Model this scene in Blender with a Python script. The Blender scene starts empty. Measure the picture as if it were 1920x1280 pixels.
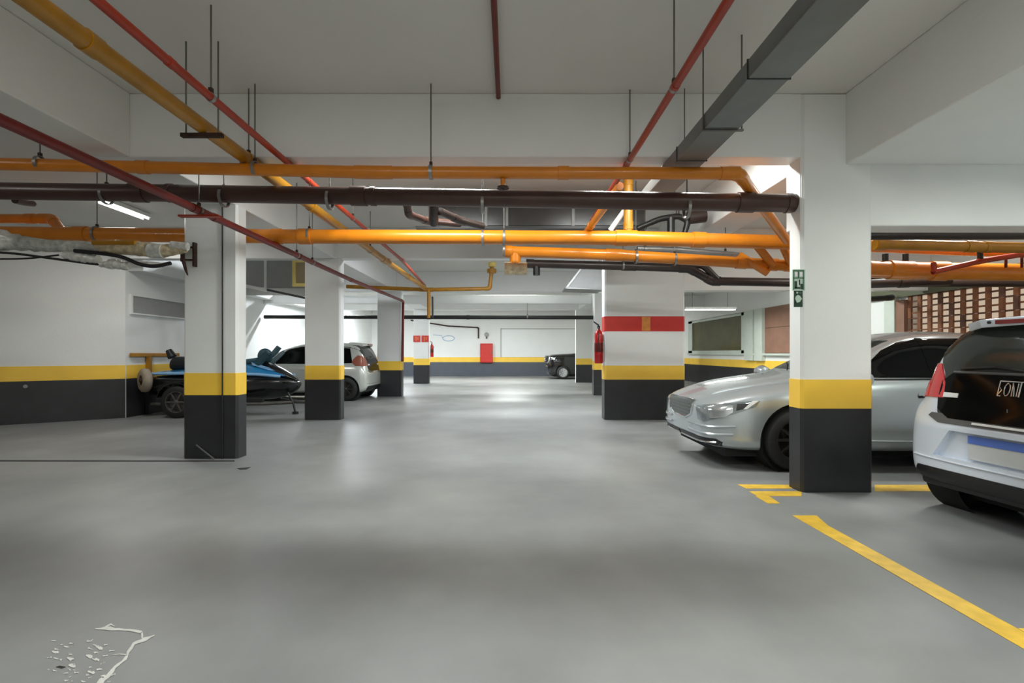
import bpy, bmesh, math, random
from mathutils import Vector, Matrix
from mathutils.bvhtree import BVHTree
random.seed(7)
PI = math.pi
C = bpy.context.scene.collection
SC = bpy.context.scene

# ------------------------------------------------------------------ camera, world, exposure
EYE = 1.25
cam = bpy.data.cameras.new('camera')
cam.sensor_width = 36; cam.lens = 18
cam.shift_x = 3/1920; cam.shift_y = 21/1920
cam.clip_start = 0.05; cam.clip_end = 200
camo = bpy.data.objects.new('camera', cam); C.objects.link(camo)
camo.location = (0, 0, EYE); camo.rotation_euler = (PI/2, 0, 0)
SC.camera = camo
SC.view_settings.view_transform = 'Standard'
SC.view_settings.look = 'None'
SC.view_settings.exposure = 0.0
SC.view_settings.gamma = 1.0
SC.view_settings.use_curve_mapping = False
w = bpy.data.worlds.new('world'); SC.world = w; w.use_nodes = True
w.node_tree.nodes['Background'].inputs[0].default_value = (0.88, 0.70, 0.52, 1)
w.node_tree.nodes['Background'].inputs[1].default_value = 0.62
SC.cycles.max_bounces = 10
SC.cycles.diffuse_bounces = 6
SC.cycles.glossy_bounces = 4
SC.cycles.sample_clamp_indirect = 4.0
SC.cycles.caustics_reflective = False
SC.cycles.caustics_refractive = False

F = 960.0                      # focal length in pixels of the 1920 px frame
def at(px, py, d):             # point seen at (px, py) lying d metres in front of the camera
    return Vector(((px-957)/F*d, d, EYE-(py-661)/F*d))
def fl(px, py, z=0.0):         # point of the floor seen at (px, py)
    d = (EYE-z)*F/(py-661)
    return Vector(((px-957)/F*d, d, z))

# ------------------------------------------------------------------ materials
def srgb(r, g, b):
    f = lambda c: (c/255/12.92) if c/255 <= .04045 else ((c/255+.055)/1.055)**2.4
    return (f(r), f(g), f(b), 1)
def mat(name, col, rough=.5, metal=0.0, coat=0.0, var=.06, scale=6.0, bump=0.0, bscale=60, emit=None, estr=0, spec=.5, stretch=None):
    m = bpy.data.materials.new(name); m.use_nodes = True
    nt = m.node_tree; b = nt.nodes['Principled BSDF']
    b.inputs['Roughness'].default_value = rough
    b.inputs['Metallic'].default_value = metal
    b.inputs['Coat Weight'].default_value = coat
    b.inputs['Coat Roughness'].default_value = .06
    b.inputs['Specular IOR Level'].default_value = spec
    b.inputs['Base Color'].default_value = col
    tc = nt.nodes.new('ShaderNodeTexCoord')
    vec = tc.outputs['Object']
    if stretch:
        mp = nt.nodes.new('ShaderNodeMapping'); mp.inputs['Scale'].default_value = stretch
        nt.links.new(vec, mp.inputs[0]); vec = mp.outputs[0]
    if var:
        n = nt.nodes.new('ShaderNodeTexNoise'); n.inputs['Scale'].default_value = scale; n.inputs['Detail'].default_value = 6
        nt.links.new(vec, n.inputs['Vector'])
        r = nt.nodes.new('ShaderNodeValToRGB')
        r.color_ramp.elements[0].position = .3; r.color_ramp.elements[1].position = .7
        r.color_ramp.elements[0].color = tuple(max(0, c*(1-var)) for c in col[:3])+(1,)
        r.color_ramp.elements[1].color = tuple(min(1, c*(1+var)) for c in col[:3])+(1,)
        nt.links.new(n.outputs['Fac'], r.inputs[0]); nt.links.new(r.outputs[0], b.inputs['Base Color'])
    if bump:
        n2 = nt.nodes.new('ShaderNodeTexNoise'); n2.inputs['Scale'].default_value = bscale; n2.inputs['Detail'].default_value = 4
        bp = nt.nodes.new('ShaderNodeBump'); bp.inputs['Strength'].default_value = bump; bp.inputs['Distance'].default_value = .01
        nt.links.new(vec, n2.inputs['Vector']); nt.links.new(n2.outputs['Fac'], bp.inputs['Height']); nt.links.new(bp.outputs[0], b.inputs['Normal'])
    if emit:
        b.inputs['Emission Color'].default_value = emit; b.inputs['Emission Strength'].default_value = estr
    return m

M = {}
M['wall'] = mat('white_wall_paint', (.80, .81, .79, 1), .55, var=.025, scale=1.3, bump=.15, bscale=25)
M['pillar'] = mat('white_pillar_paint', (.82, .83, .82, 1), .4, var=.02, scale=2, bump=.12, bscale=20)
M['ceiling'] = mat('ceiling_paint', (.76, .75, .71, 1), .7, var=.03, scale=.8, bump=.1, bscale=14)
M['yellow'] = mat('yellow_band_paint', srgb(250, 204, 74), .38, var=.05, scale=3)
M['black'] = mat('black_base_paint', srgb(43, 43, 46), .36, var=.14, scale=4, bump=.05)
M['black_hazed'] = mat('hazed_black_dado_paint', srgb(80, 85, 95), .4, var=.06, scale=3)  # black dado lightened to blue-grey: distance haze put into the colour
M['orange'] = mat('orange_pipe_paint', srgb(210, 124, 20), .32, var=.08, scale=5, coat=.2)
M['orange_yellow'] = mat('ochre_pipe_paint', srgb(170, 118, 22), .34, var=.16, scale=6)
M['red'] = mat('red_pipe_paint', srgb(160, 46, 14), .4, var=.12, scale=6)
M['darkred'] = mat('dark_red_pipe_paint', srgb(106, 18, 12), .42, var=.15, scale=6)
M['brown'] = mat('brown_drain_pipe', srgb(72, 48, 42), .36, var=.14, scale=4)
M['dark'] = mat('dark_brown_pipe', srgb(50, 38, 34), .38, var=.15, scale=5)
M['blackpipe'] = mat('black_pipe', srgb(24, 24, 23), .4, var=.1)
M['steel'] = mat('galvanised_steel', srgb(150, 150, 148), .4, .8, var=.1, scale=14)
M['rod'] = mat('dull_steel_rod', srgb(110, 108, 104), .45, .6, var=.08)
M['duct'] = mat('grey_cable_tray_metal', srgb(118, 120, 119), .42, .35, var=.09, scale=5, bump=.04)
M['duct_dark'] = mat('dark_sheet_metal_duct', srgb(62, 62, 62), .25, .55, var=.12, scale=4)
M['foil'] = mat('crumpled_foil', srgb(222, 222, 216), .34, .15, var=.3, scale=14, bump=.9, bscale=22)
M['foil_tan'] = mat('tan_tape_wrap', srgb(214, 198, 164), .36, .2, var=.35, scale=16, bump=.8, bscale=30)
M['rust'] = mat('rusty_iron', srgb(58, 36, 26), .7, .2, var=.5, scale=30, bump=.3)
M['cable'] = mat('black_rubber_cable', srgb(24, 24, 26), .5, var=.1)
M['red_gloss'] = mat('red_enamel', srgb(190, 28, 28), .25, coat=.4, var=.05)
M['red_matte'] = mat('red_sign_paint', srgb(204, 52, 46), .4, var=.05)
M['orange_mark'] = mat('orange_sign_paint', srgb(222, 142, 66), .4, var=.15, scale=12)
M['white_plastic'] = mat('white_plastic', (.82, .82, .80, 1), .4, var=.02)
M['green_dark'] = mat('dark_green_sign', srgb(22, 56, 38), .35, var=.15, scale=20)
M['green_pale'] = mat('pale_green_sign', srgb(190, 212, 198), .35, var=.05)
M['green_mid'] = mat('sign_green_print', srgb(70, 112, 84), .4, var=.1)
M['brick'] = mat('brown_clay_brick', srgb(122, 76, 48), .75, var=.28, scale=9, bump=.4, bscale=40)
M['brick_dark'] = mat('dark_clay_brick', srgb(92, 62, 46), .75, var=.3, scale=9, bump=.4, bscale=40)
M['brown_panel'] = mat('brown_wall_panel', srgb(138, 102, 84), .6, var=.12, scale=4)
M['olive_glass'] = mat('olive_window_glass', srgb(84, 80, 48), .2, var=.15, scale=2, spec=.2)
M['frame'] = mat('pale_green_frame_paint', srgb(198, 206, 196), .45, var=.04)
M['olive'] = mat('olive_beam_paint', srgb(88, 92, 70), .5, var=.08)
M['line'] = mat('worn_yellow_floor_paint', srgb(226, 184, 66), .45, var=.16, scale=10)
M['chip'] = mat('chipped_pale_paint', srgb(208, 208, 203), .6, var=.08, scale=30)
M['crack'] = mat('dark_floor_gap', srgb(46, 44, 42), .8, var=.2, scale=30)
M['rubber'] = mat('tyre_rubber', srgb(30, 30, 31), .65, var=.12, scale=20, bump=.1)
M['rim'] = mat('grey_alloy_rim', srgb(74, 72, 70), .35, .6, var=.1)
M['rim_dark'] = mat('dark_wheel_well', srgb(16, 16, 16), .8, var=.1)
M['silver'] = mat('silver_car_paint', srgb(186, 194, 198), .26, .5, coat=.7, var=.015, scale=3)
M['white_car'] = mat('pale_white_car_paint', srgb(220, 228, 240), .26, .05, coat=.8, var=.015, scale=3)
M['white_car2'] = mat('pearl_white_car_paint', srgb(206, 210, 204), .25, .25, coat=.8, var=.02, scale=3)
M['black_car'] = mat('black_car_paint', srgb(14, 14, 16), .14, .2, coat=1, var=.02)
M['glass'] = mat('dark_tinted_glass', srgb(12, 13, 13), .08, spec=.12, var=.05)
M['glass_grey'] = mat('grey_tinted_glass', srgb(52, 57, 54), .12, spec=.4, var=.05)
M['black_plastic'] = mat('black_plastic', srgb(28, 28, 30), .42, var=.08)
M['grey_trim'] = mat('grey_plastic_trim', srgb(84, 84, 84), .4, var=.06)
M['chrome'] = mat('chrome', srgb(226, 228, 230), .12, 1.0, var=0)
M['lamp_clear'] = mat('clear_headlamp_lens', srgb(150, 158, 162), .08, .5, coat=.8, var=.15, scale=14)
M['lamp_bulb'] = mat('headlamp_reflector', srgb(216, 222, 226), .12, .8, coat=.5, var=.05)
M['grille'] = mat('grey_grille_mesh', srgb(104, 112, 112), .35, .55, var=.2, scale=40)
M['tail_red'] = mat('red_tail_lamp', srgb(206, 18, 26), .12, coat=.8, var=.06)
M['tail_pink'] = mat('pale_red_tail_lamp', srgb(232, 92, 84), .15, coat=.8, var=.08)
M['tail_white'] = mat('clear_tail_lamp', srgb(240, 226, 222), .15, coat=.8, var=.04)
M['tail_brown'] = mat('brown_red_tail_lamp', srgb(146, 84, 66), .2, coat=.6, var=.1)
M['plate_blue'] = mat('number_plate_blue', srgb(86, 116, 196), .4, var=.06)
M['plate_grey'] = mat('number_plate_blank', srgb(200, 203, 204), .4, var=.04)
M['ski_blue'] = mat('blue_gelcoat', srgb(40, 120, 172), .18, coat=.8, var=.08, scale=4)
M['ski_sky'] = mat('light_blue_gelcoat', srgb(130, 176, 218), .2, coat=.8, var=.06)
M['ski_black'] = mat('black_gelcoat', srgb(20, 20, 22), .2, coat=.7, var=.08)
M['ski_seat'] = mat('black_vinyl_seat', srgb(18, 22, 25), .45, var=.1, bump=.1)
M['ski_teal'] = mat('teal_grey_plastic', srgb(52, 82, 92), .35, var=.12)
M['beige'] = mat('dusty_beige_rubber', srgb(150, 138, 122), .75, var=.14, scale=10)
M['grey_steel'] = mat('grey_trailer_steel', srgb(96, 94, 90), .5, .4, var=.15)
M['grey_panel'] = mat('grey_panel_paint', srgb(158, 158, 156), .5, var=.04)
M['pale_yellow'] = mat('pale_yellow_frame_paint', srgb(244, 220, 130), .45, var=.04)
M['tan'] = mat('tan_board', srgb(180, 164, 132), .6, var=.06)
M['blue_loop'] = mat('pale_blue_loop', srgb(176, 194, 216), .6, var=.1)
M['tube'] = mat('lit_fluorescent_tube', (.9, .9, .9, 1), .5, var=0, emit=(1, .98, .92, 1), estr=5)

def floor_mat():
    m = bpy.data.materials.new('polished_concrete_floor'); m.use_nodes = True
    nt = m.node_tree; b = nt.nodes['Principled BSDF']; L = nt.links.new
    tc = nt.nodes.new('ShaderNodeTexCoord')
    def noise(scale, detail, stretch=(1, 1, 1), rough=.55):
        mp = nt.nodes.new('ShaderNodeMapping'); mp.inputs['Scale'].default_value = stretch
        n = nt.nodes.new('ShaderNodeTexNoise'); n.inputs['Scale'].default_value = scale
        n.inputs['Detail'].default_value = detail; n.inputs['Roughness'].default_value = rough
        L(tc.outputs['Object'], mp.inputs[0]); L(mp.outputs[0], n.inputs['Vector']); return n.outputs['Fac']
    def ramp(f, p0, p1, c0, c1):
        r = nt.nodes.new('ShaderNodeValToRGB'); e = r.color_ramp.elements
        e[0].position = p0; e[1].position = p1; e[0].color = c0; e[1].color = c1
        L(f, r.inputs[0]); return r.outputs[0]
    base = ramp(noise(.55, 8, (1, 1, 1)), .32, .72, (.205, .212, .214, 1), (.31, .317, .313, 1))
    fine = ramp(noise(3, 6, (1, .7, 1), .55), .3, .75, (.93, .93, .93, 1), (1.05, 1.05, 1.05, 1))
    patch = ramp(noise(.9, 3), .35, .75, (.90, .90, .90, 1), (1.12, 1.12, 1.11, 1))
    def mul(a, c):
        x = nt.nodes.new('ShaderNodeMix'); x.data_type = 'RGBA'; x.blend_type = 'MULTIPLY'; x.inputs[0].default_value = 1
        L(a, x.inputs[6]); L(c, x.inputs[7]); return x.outputs[2]
    L(mul(mul(base, fine), patch), b.inputs['Base Color'])
    rr = nt.nodes.new('ShaderNodeMapRange'); rr.inputs[1].default_value = .3; rr.inputs[2].default_value = .7
    rr.inputs[3].default_value = .34; rr.inputs[4].default_value = .44
    L(noise(.8, 3), rr.inputs[0]); L(rr.outputs[0], b.inputs['Roughness'])
    bp = nt.nodes.new('ShaderNodeBump'); bp.inputs['Strength'].default_value = .08; bp.inputs['Distance'].default_value = .01
    L(noise(9, 2), bp.inputs['Height']); L(bp.outputs[0], b.inputs['Normal'])
    b.inputs['Specular IOR Level'].default_value = .5
    return m
M['floor'] = floor_mat()

# ------------------------------------------------------------------ mesh helpers
def world_loc(o):
    v = Vector((0, 0, 0))
    while o is not None:
        v += o.location; o = o.parent
    return v
class MB:
    def __init__(s): s.v = []; s.f = []
    def add(s, vs, fs):
        n = len(s.v); s.v += [Vector(v) for v in vs]; s.f += [tuple(i+n for i in f) for f in fs]; return s
    def box(s, a, b):
        x0, y0, z0 = (min(a[i], b[i]) for i in range(3)); x1, y1, z1 = (max(a[i], b[i]) for i in range(3))
        return s.add([(x0,y0,z0),(x1,y0,z0),(x1,y1,z0),(x0,y1,z0),(x0,y0,z1),(x1,y0,z1),(x1,y1,z1),(x0,y1,z1)],
                     [(0,3,2,1),(4,5,6,7),(0,1,5,4),(1,2,6,5),(2,3,7,6),(3,0,4,7)])
    def prism(s, poly, z0, z1):               # poly counter-clockwise in plan
        n = len(poly)
        vs = [(p[0], p[1], z0) for p in poly]+[(p[0], p[1], z1) for p in poly]
        fs = [tuple(range(n-1, -1, -1)), tuple(range(n, 2*n))]+[(i, (i+1) % n, n+(i+1) % n, n+i) for i in range(n)]
        return s.add(vs, fs)
    def cbox(s, a, b, c=.02):                 # box with chamfered vertical edges
        x0, y0, z0 = a; x1, y1, z1 = b
        return s.prism([(x0+c,y0),(x1-c,y0),(x1,y0+c),(x1,y1-c),(x1-c,y1),(x0+c,y1),(x0,y1-c),(x0,y0+c)], z0, z1)
    def extr(s, poly3, vec):                  # extrude a 3D polygon along vec
        n = len(poly3); vec = Vector(vec)
        vs = [Vector(p) for p in poly3]+[Vector(p)+vec for p in poly3]
        return s.add(vs, [tuple(range(n-1, -1, -1)), tuple(range(n, 2*n))]+[(i, (i+1) % n, n+(i+1) % n, n+i) for i in range(n)])
    def tube(s, path, r, seg=14, caps=True):
        path = [Vector(p) for p in path]; n = len(path)
        rs = r if isinstance(r, (list, tuple)) else [r]*n
        t = []
        for i in range(n):
            d = path[min(i+1, n-1)]-path[max(i-1, 0)]; t.append(d.normalized())
        ref = Vector((0, 0, 1)) if abs(t[0].z) < .9 else Vector((1, 0, 0))
        u = t[0].cross(ref).normalized(); vs = []; fs = []
        for i in range(n):
            u = (u-t[i]*u.dot(t[i])).normalized(); vv = t[i].cross(u)
            for k in range(seg):
                a = 2*PI*k/seg; vs.append(path[i]+(u*math.cos(a)+vv*math.sin(a))*rs[i])
        for i in range(n-1):
            for k in range(seg):
                k2 = (k+1) % seg; fs.append((i*seg+k, i*seg+k2, (i+1)*seg+k2, (i+1)*seg+k))
        if caps:
            fs.append(tuple(range(seg-1, -1, -1))); fs.append(tuple((n-1)*seg+k for k in range(seg)))
        return s.add(vs, fs)
    def lathe(s, prof, c, axis, seg=28, closed=False):   # prof: (radius, offset along axis)
        ax = Vector(axis).normalized(); ref = Vector((0, 0, 1)) if abs(ax.z) < .9 else Vector((1, 0, 0))
        u = ax.cross(ref).normalized(); v = ax.cross(u); c = Vector(c); n = len(prof); vs = []; fs = []
        for (r, h) in prof:
            for k in range(seg):
                a = 2*PI*k/seg; vs.append(c+ax*h+(u*math.cos(a)+v*math.sin(a))*max(r, 1e-4))
        for i in range(n if closed else n-1):
            j = (i+1) % n
            for k in range(seg):
                k2 = (k+1) % seg; fs.append((i*seg+k, i*seg+k2, j*seg+k2, j*seg+k))
        return s.add(vs, fs)
    def build(s, name, m, parent=None, smooth=False, bevel=0):
        me = bpy.data.meshes.new(name)
        if parent is not None: org = world_loc(parent)
        else:
            xs = [v.x for v in s.v]; ys = [v.y for v in s.v]; zs = [v.z for v in s.v]
            org = Vector(((min(xs)+max(xs))/2, (min(ys)+max(ys))/2, min(zs)))
        me.from_pydata([tuple(v-org) for v in s.v], [], s.f)
        bm = bmesh.new(); bm.from_mesh(me); bmesh.ops.recalc_face_normals(bm, faces=bm.faces); bm.to_mesh(me); bm.free()
        me.materials.append(M[m] if isinstance(m, str) else m)
        o = bpy.data.objects.new(name, me); C.objects.link(o)
        if parent is not None: o.parent = parent
        else: o.location = org
        if smooth:
            for p in me.polygons: p.use_smooth = True
            try: me.set_sharp_from_angle(angle=math.radians(50))
            except Exception: pass
        if bevel:
            b = o.modifiers.new('bevel', 'BEVEL'); b.width = bevel; b.segments = 2; b.limit_method = 'ANGLE'
        return o
def fillet(pts, rad, n=6):
    pts = [Vector(p) for p in pts]; out = [pts[0]]
    for i in range(1, len(pts)-1):
        a, b, c = pts[i-1], pts[i], pts[i+1]
        d1 = (a-b); d2 = (c-b); k = min(rad, d1.length*.45, d2.length*.45)
        p0 = b+d1.normalized()*k; p1 = b+d2.normalized()*k
        for j in range(n+1):
            t = j/n; out.append(p0*(1-t)**2+b*2*t*(1-t)+p1*t*t)
    out.append(pts[-1]); return out
def tag(o, label=None, cat=None, group=None, kind=None):
    if label: o['label'] = label
    if cat: o['category'] = cat
    if group: o['group'] = group
    if kind: o['kind'] = kind
    return o
def thing(name, label, cat, loc=(0, 0, 0), group=None):
    o = bpy.data.objects.new(name, None); C.objects.link(o); o.location = loc
    o.empty_display_size = .2
    return tag(o, label, cat, group)
def struct(o, label=None):
    o['kind'] = 'structure'
    if label: o['label'] = label
    return o

# ------------------------------------------------------------------ lamps
def lamp(parent, loc, energy, sx=1.2, sy=.25, col=(1, .97, .92)):
    l = bpy.data.lights.new('light', 'AREA'); l.shape = 'RECTANGLE'; l.size = sx; l.size_y = sy
    l.energy = energy; l.color = col; l.spread = PI
    o = bpy.data.objects.new('light', l); C.objects.link(o); o.parent = parent
    o.location = Vector(loc)-world_loc(parent); return o
LAMPN = 0
def fixture(x, y, z, energy, label, along='x', col=(1, .97, .92), ln=1.24, zc=None):
    t = thing('fluorescent_lamp', label, 'lamp', (x, y, z), 'ceiling lamps')
    dx, dy = (ln/2, .09) if along == 'x' else (.09, ln/2)
    MB().cbox((x-dx, y-dy, z), (x+dx, y+dy, z+.06), .02).build('housing', 'white_plastic', t)
    for s in (-1, 1):
        a = Vector((x-dx*.96, y+s*.045, z-.016)) if along == 'x' else Vector((x+s*.045, y-dy*.96, z-.016))
        b = Vector((x+dx*.96, y+s*.045, z-.016)) if along == 'x' else Vector((x+s*.045, y+dy*.96, z-.016))
        MB().tube([a, b], .014, 10).build('tube', 'tube', t, True)
        if zc and zc > z+.07:
            e = a.lerp(b, .5+s*.36); e.x = x+(e.x-x)*(1 if along == 'x' else 0); e.y = y+(e.y-y)*(0 if along == 'x' else 1)
            MB().tube([(e.x, e.y, z+.06), (e.x, e.y, zc)], .006, 8).build('hanger_rod', 'rod', t, True)
    lamp(t, (x, y, z-.035), energy, *((ln, .16) if along == 'x' else (.16, ln)), col=col)
    return t

CEIL = 3.57; BB = 3.0
WARM = (1, .98, .94); COOL = (.88, .94, 1.0); NEUT = (.95, 1, .965)
fixture(-1.4, .4, 3.50, 56, 'added unseen twin tube lamp on the near ceiling left of the middle', col=WARM)  # two lamps added out of view to light the near bay
fixture(1.9, .4, 3.50, 80, 'added unseen twin tube lamp on the near ceiling right of the middle', col=NEUT)
fixture(-1.4, -3.0, 3.50, 50, 'added unseen twin tube lamp behind the viewer on the left', col=WARM)  # pair added behind the viewer to light the pillars from the front
fixture(1.9, -3.0, 3.50, 70, 'added unseen twin tube lamp behind the viewer on the right', col=NEUT)
fixture(5.3, 2.2, 2.86, 115, 'added unseen twin tube lamp under the low soffit above the white hatchback', col=(.95, 1, .90), along='y')  # added out of view to brighten the right bay and soffit by bounce
fixture(-6.3, 3.0, 3.50, 30, 'added unseen twin tube lamp in the near left bay', col=WARM, along='y')  # unseen lamp added for the near left bay
fixture(-.9, 5.35, 3.50, 95, 'added unseen twin tube lamp just behind the front beam, left', col=NEUT)  # pair added out of sight behind the beam to light this bay
fixture(1.5, 5.35, 3.50, 95, 'added unseen twin tube lamp just behind the front beam, right', col=NEUT)
fixture(-6.08, 8.08, 3.50, 44, 'lit tube lamp on the ceiling above the wrapped pipes at left', col=WARM, along='y', ln=.95)
fixture(5.6, 6.4, 3.50, 85, 'added unseen twin tube lamp on the ceiling above the silver sedan', col=NEUT)  # added above the sedan, hidden by the header
fixture(-.9, 10.4, 3.50, 95, 'added unseen twin tube lamp behind the second beam, left', col=COOL)  # two more added where the second beam hides them
fixture(1.3, 10.4, 3.50, 95, 'added unseen twin tube lamp behind the second beam, right', col=COOL)
fixture(-5.4, 11.6, 3.50, 130, 'added unseen twin tube lamp above the jet ski', col=COOL)  # added unseen to light the left bay and its wall
fixture(5.6, 11.0, 3.50, 110, 'added unseen twin tube lamp in the bay behind the wide red banded pillar', col=NEUT)  # unseen source added for the right bay
fixture(0, 15.6, 3.50, 150, 'added unseen twin tube lamp behind the third beam', col=NEUT)  # added behind the beam to light the lane beyond
fixture(-5.6, 16.4, 3.50, 210, 'added unseen twin tube lamp above the parked white car', col=COOL)  # strong cool source added unseen for the left side wall
fixture(5.85, 15.0, 2.52, 90, 'suspended tube lamp seen above the olive window', col=NEUT, ln=1.5, zc=CEIL)
fixture(-5.4, 22.4, 3.50, 330, 'added unseen twin tube lamp in the far left bay', col=COOL)  # added unseen to whiten the far left walls
fixture(0, 22.2, 3.50, 290, 'added unseen twin tube lamp before the back wall', col=NEUT)  # added unseen to brighten the back wall
fixture(4.8, 24.0, 3.50, 80, 'added unseen twin tube lamp above the black car at the back', col=NEUT)  # added unseen to light the far right corner

# ------------------------------------------------------------------ shell
XL, XR, YB, YN = -7.4, 7.85, 27.35, -5.0
struct(MB().box((-12, YN-.2, -.2), (9.2, YB+.2, 0)).build('floor', 'floor'), 'grey polished concrete garage floor')
struct(MB().box((-12, YN-.2, CEIL), (9.2, YB+.2, CEIL+.2)).build('ceiling', 'ceiling'), 'pale plaster garage ceiling')
BT, BL = 1.01, .75            # top and bottom of the yellow band
def wall(name, poly, z0, z1, label, band=None, m='wall'):
    o = struct(MB().prism(poly, z0, z1).build(name, m), label)
    return o
def bands(o, a, b, nrm, t=.006, zt=BT, zl=BL, dado='black'):     # yellow band and black dado along the wall foot from a to b, proud along nrm
    a = Vector((a[0], a[1], 0)); b = Vector((b[0], b[1], 0)); nrm = Vector((nrm[0], nrm[1], 0)).normalized()*t
    for nm, mm, z0, z1 in (('black_dado', dado, 0.001, zl), ('yellow_band', 'yellow', zl, zt)):
        p = [a, b, b+nrm, a+nrm]
        MB().extr([(q.x, q.y, z0) for q in p], (0, 0, z1-z0)).build(nm, mm, o)
wl = wall('wall_left', [(XL-.25, 9.84), (XL, 9.84), (XL, YB), (XL-.25, YB)], 0, CEIL, 'white left side wall behind the jet ski with yellow band')
bands(wl, (XL, 9.86), (XL, YB), (1, 0))
wa = wall('wall_left', [(-12, 6.3), (-8.8, 8.8), (XL, 9.84), (XL-.25, 9.86), (-12, 6.6)][::-1], 0, CEIL, 'angled white wall at far left with yellow band over black')
bands(wa, (-8.8, 8.8), (XL, 9.84), (.6, -.8), .008); bands(wa, (-12, 6.3), (-8.8, 8.8), (.6, -.8), .008)
MB().tube([(-8.52, 9.0, .66), (-8.49, 8.96, .66)], .03, 12).build('pipe_stub', 'steel', wa, True)
wb = wall('wall_back', [(XL-.2, YB), (9.0, YB), (9.0, YB+.2), (XL-.2, YB+.2)], 0, CEIL, 'white back wall with yellow band over black lightened for haze')
bands(wb, (XL, YB), (8, YB), (0, -1), dado='black_hazed')
s = F/YB
x0, x1 = (940-957)/s, (1085-957)/s
MB().box((x0, YB-.02, 1.02), (x1, YB, EYE+(661-617)/s)).build('wall_panel', 'pillar', wb)
MB().box((x0-.04, YB-.03, 1.02), (x0, YB, EYE+46/s)).build('panel_edge', 'grey_panel', wb)
MB().box((x0-.04, YB-.03, EYE+44/s), (x1, YB, EYE+45.4/s)).build('panel_edge', 'grey_panel', wb)
struct(MB().box((-12.2, YN-.2, 0), (9.2, YN, CEIL)).build('wall_near', 'wall'), 'white wall behind the viewer')
struct(MB().box((-12.2, YN, 0), (-12, 6.6, CEIL)).build('wall_left', 'wall'), 'white wall beyond the left edge of the view')

# right side wall with the brick lattice, windows and brown panels
LA0, LA1, LZ0, LZ1 = 7.0, 10.12, 1.02, 2.36
wr = struct(MB().box((XR, YN, 0), (XR+.2, LA0, CEIL)).box((XR, LA0, 0), (XR+.2, LA1, LZ0)).box((XR, LA0, LZ1), (XR+.2, LA1, CEIL))
            .box((XR, LA1, 0), (XR+.2, 14.2, CEIL)).box((XR, 14.2, 0), (XR+.2, 22.6, 1.23)).box((XR, 14.2, 2.62), (XR+.2, 22.6, CEIL))
            .box((XR, 22.6, 0), (XR+.2, YB, CEIL)).box((XR+.12, 14.2, 1.23), (XR+.2, 22.6, 2.62)).build('wall_right', 'wall'),
            'right side wall with open brick lattice and windows')
bands(wr, (XR, LA1+.1), (XR, YB), (-1, 0)); bands(wr, (XR, YN), (XR, LA1+.1), (-1, 0))
# lattice: piers of stacked bricks with thin brick shelves between them
pitch = .235; npier = int((LA1-LA0)/pitch)
rows = 12; rh = (LZ1-LZ0)/rows
bm_p = None
for i in range(npier+1):
    y = LA0+i*pitch
    for k in range(0, rows, 2):
        mt = 'brick' if (i*3+k) % 5 else 'brick_dark'
        MB().box((XR-.015+random.uniform(-.004, .004), y-.040, LZ0+k*rh+.003), (XR+.022, y+.040, LZ0+(k+2)*rh-.003)).build('brick', mt, wr)
for i in range(npier):
    y = LA0+i*pitch
    MB().box((XR+.0, y+.040, LZ0), (XR+.02, y+pitch-.040, LZ0+.02)).build('shelf_tile', 'brick_dark', wr)
    for k in range(1, rows+1):
        z = LZ0+k*rh+random.uniform(-.004, .004)
        MB().box((XR-.004+random.uniform(0, .006), y+.038, z-.015), (XR+.02, y+pitch-.038, z+.015)).build('shelf_tile', 'brick_dark' if k % 3 else 'brick', wr)
MB().box((XR-.07, LA1, 1.0), (XR+.05, LA1+.22, 2.30)).build('lattice_post', 'brown_panel', wr)
MB().box((XR-.10, LA1+.22, 1.0), (XR+.0, LA1+.5, 2.34)).build('lattice_post', 'frame', wr)
MB().box((XR-.03, LA1+.5, 1.0), (XR+.0, LA1+.58, 2.32)).build('dark_slot', 'black', wr)
MB().box((XR-.06, LA0, LZ1+.0), (XR+.0, 11.2, LZ1+.26)).build('olive_lintel', 'olive', wr)
# windows in the far part of the right wall
def window(n, y0, y1, z0, z1, pane, label):
    fr = struct(MB().box((XR-.03, y0, z0), (XR+.06, y1, z0+.1)).box((XR-.03, y0, z1-.09), (XR+.06, y1, z1))
                .box((XR-.03, y0, z0), (XR+.06, y0+.35, z1)).box((XR-.03, y1-.45, z0), (XR+.06, y1, z1)).build('window_%d' % n, 'frame'), label)
    MB().box((XR+.02, y0+.35, z0+.1), (XR+.04, y1-.45, z1-.09)).build('pane', pane, fr)
    MB().box((XR-.08, y0-.05, z0-.06), (XR+.05, y1+.05, z0)).build('sill', 'frame', fr)
    return fr
w1 = window(1, 17.0, 22.5, 1.23, 2.6, 'olive_glass', 'olive window with pale frame in the right wall')
for y0_, y1_ in ((16.35, 16.95), (15.75, 16.25)):
    MB().box((XR-.12, y0_, 1.0), (XR+.05, y1_, 2.62)).build('wall_post', 'frame', wr)
MB().box((XR-.02, 16.25, 1.0), (XR+.03, 16.35, 2.62)).build('dark_slot', 'grey_trim', wr)
for z0_, z1_ in ((1.24, 1.995), (2.005, 2.62)):
    MB().box((XR-.03, 14.22, z0_), (XR+.08, 15.74, z1_)).build('brown_panel', 'brown_panel', wr)
MB().box((XR-.1, 14.2, 1.17), (XR+.04, 16.95, 1.23)).build('sill', 'frame', wr)

# inner wall beside the black car
wi = wall('wall_inner', [(2.74, 21.4), (5.0, 21.4), (5.0, 21.6), (2.74, 21.6)], 0, CEIL, 'short white wall that hides the rear of the black car')
bands(wi, (2.74, 21.4), (5.0, 21.4), (0, -1))

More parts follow.
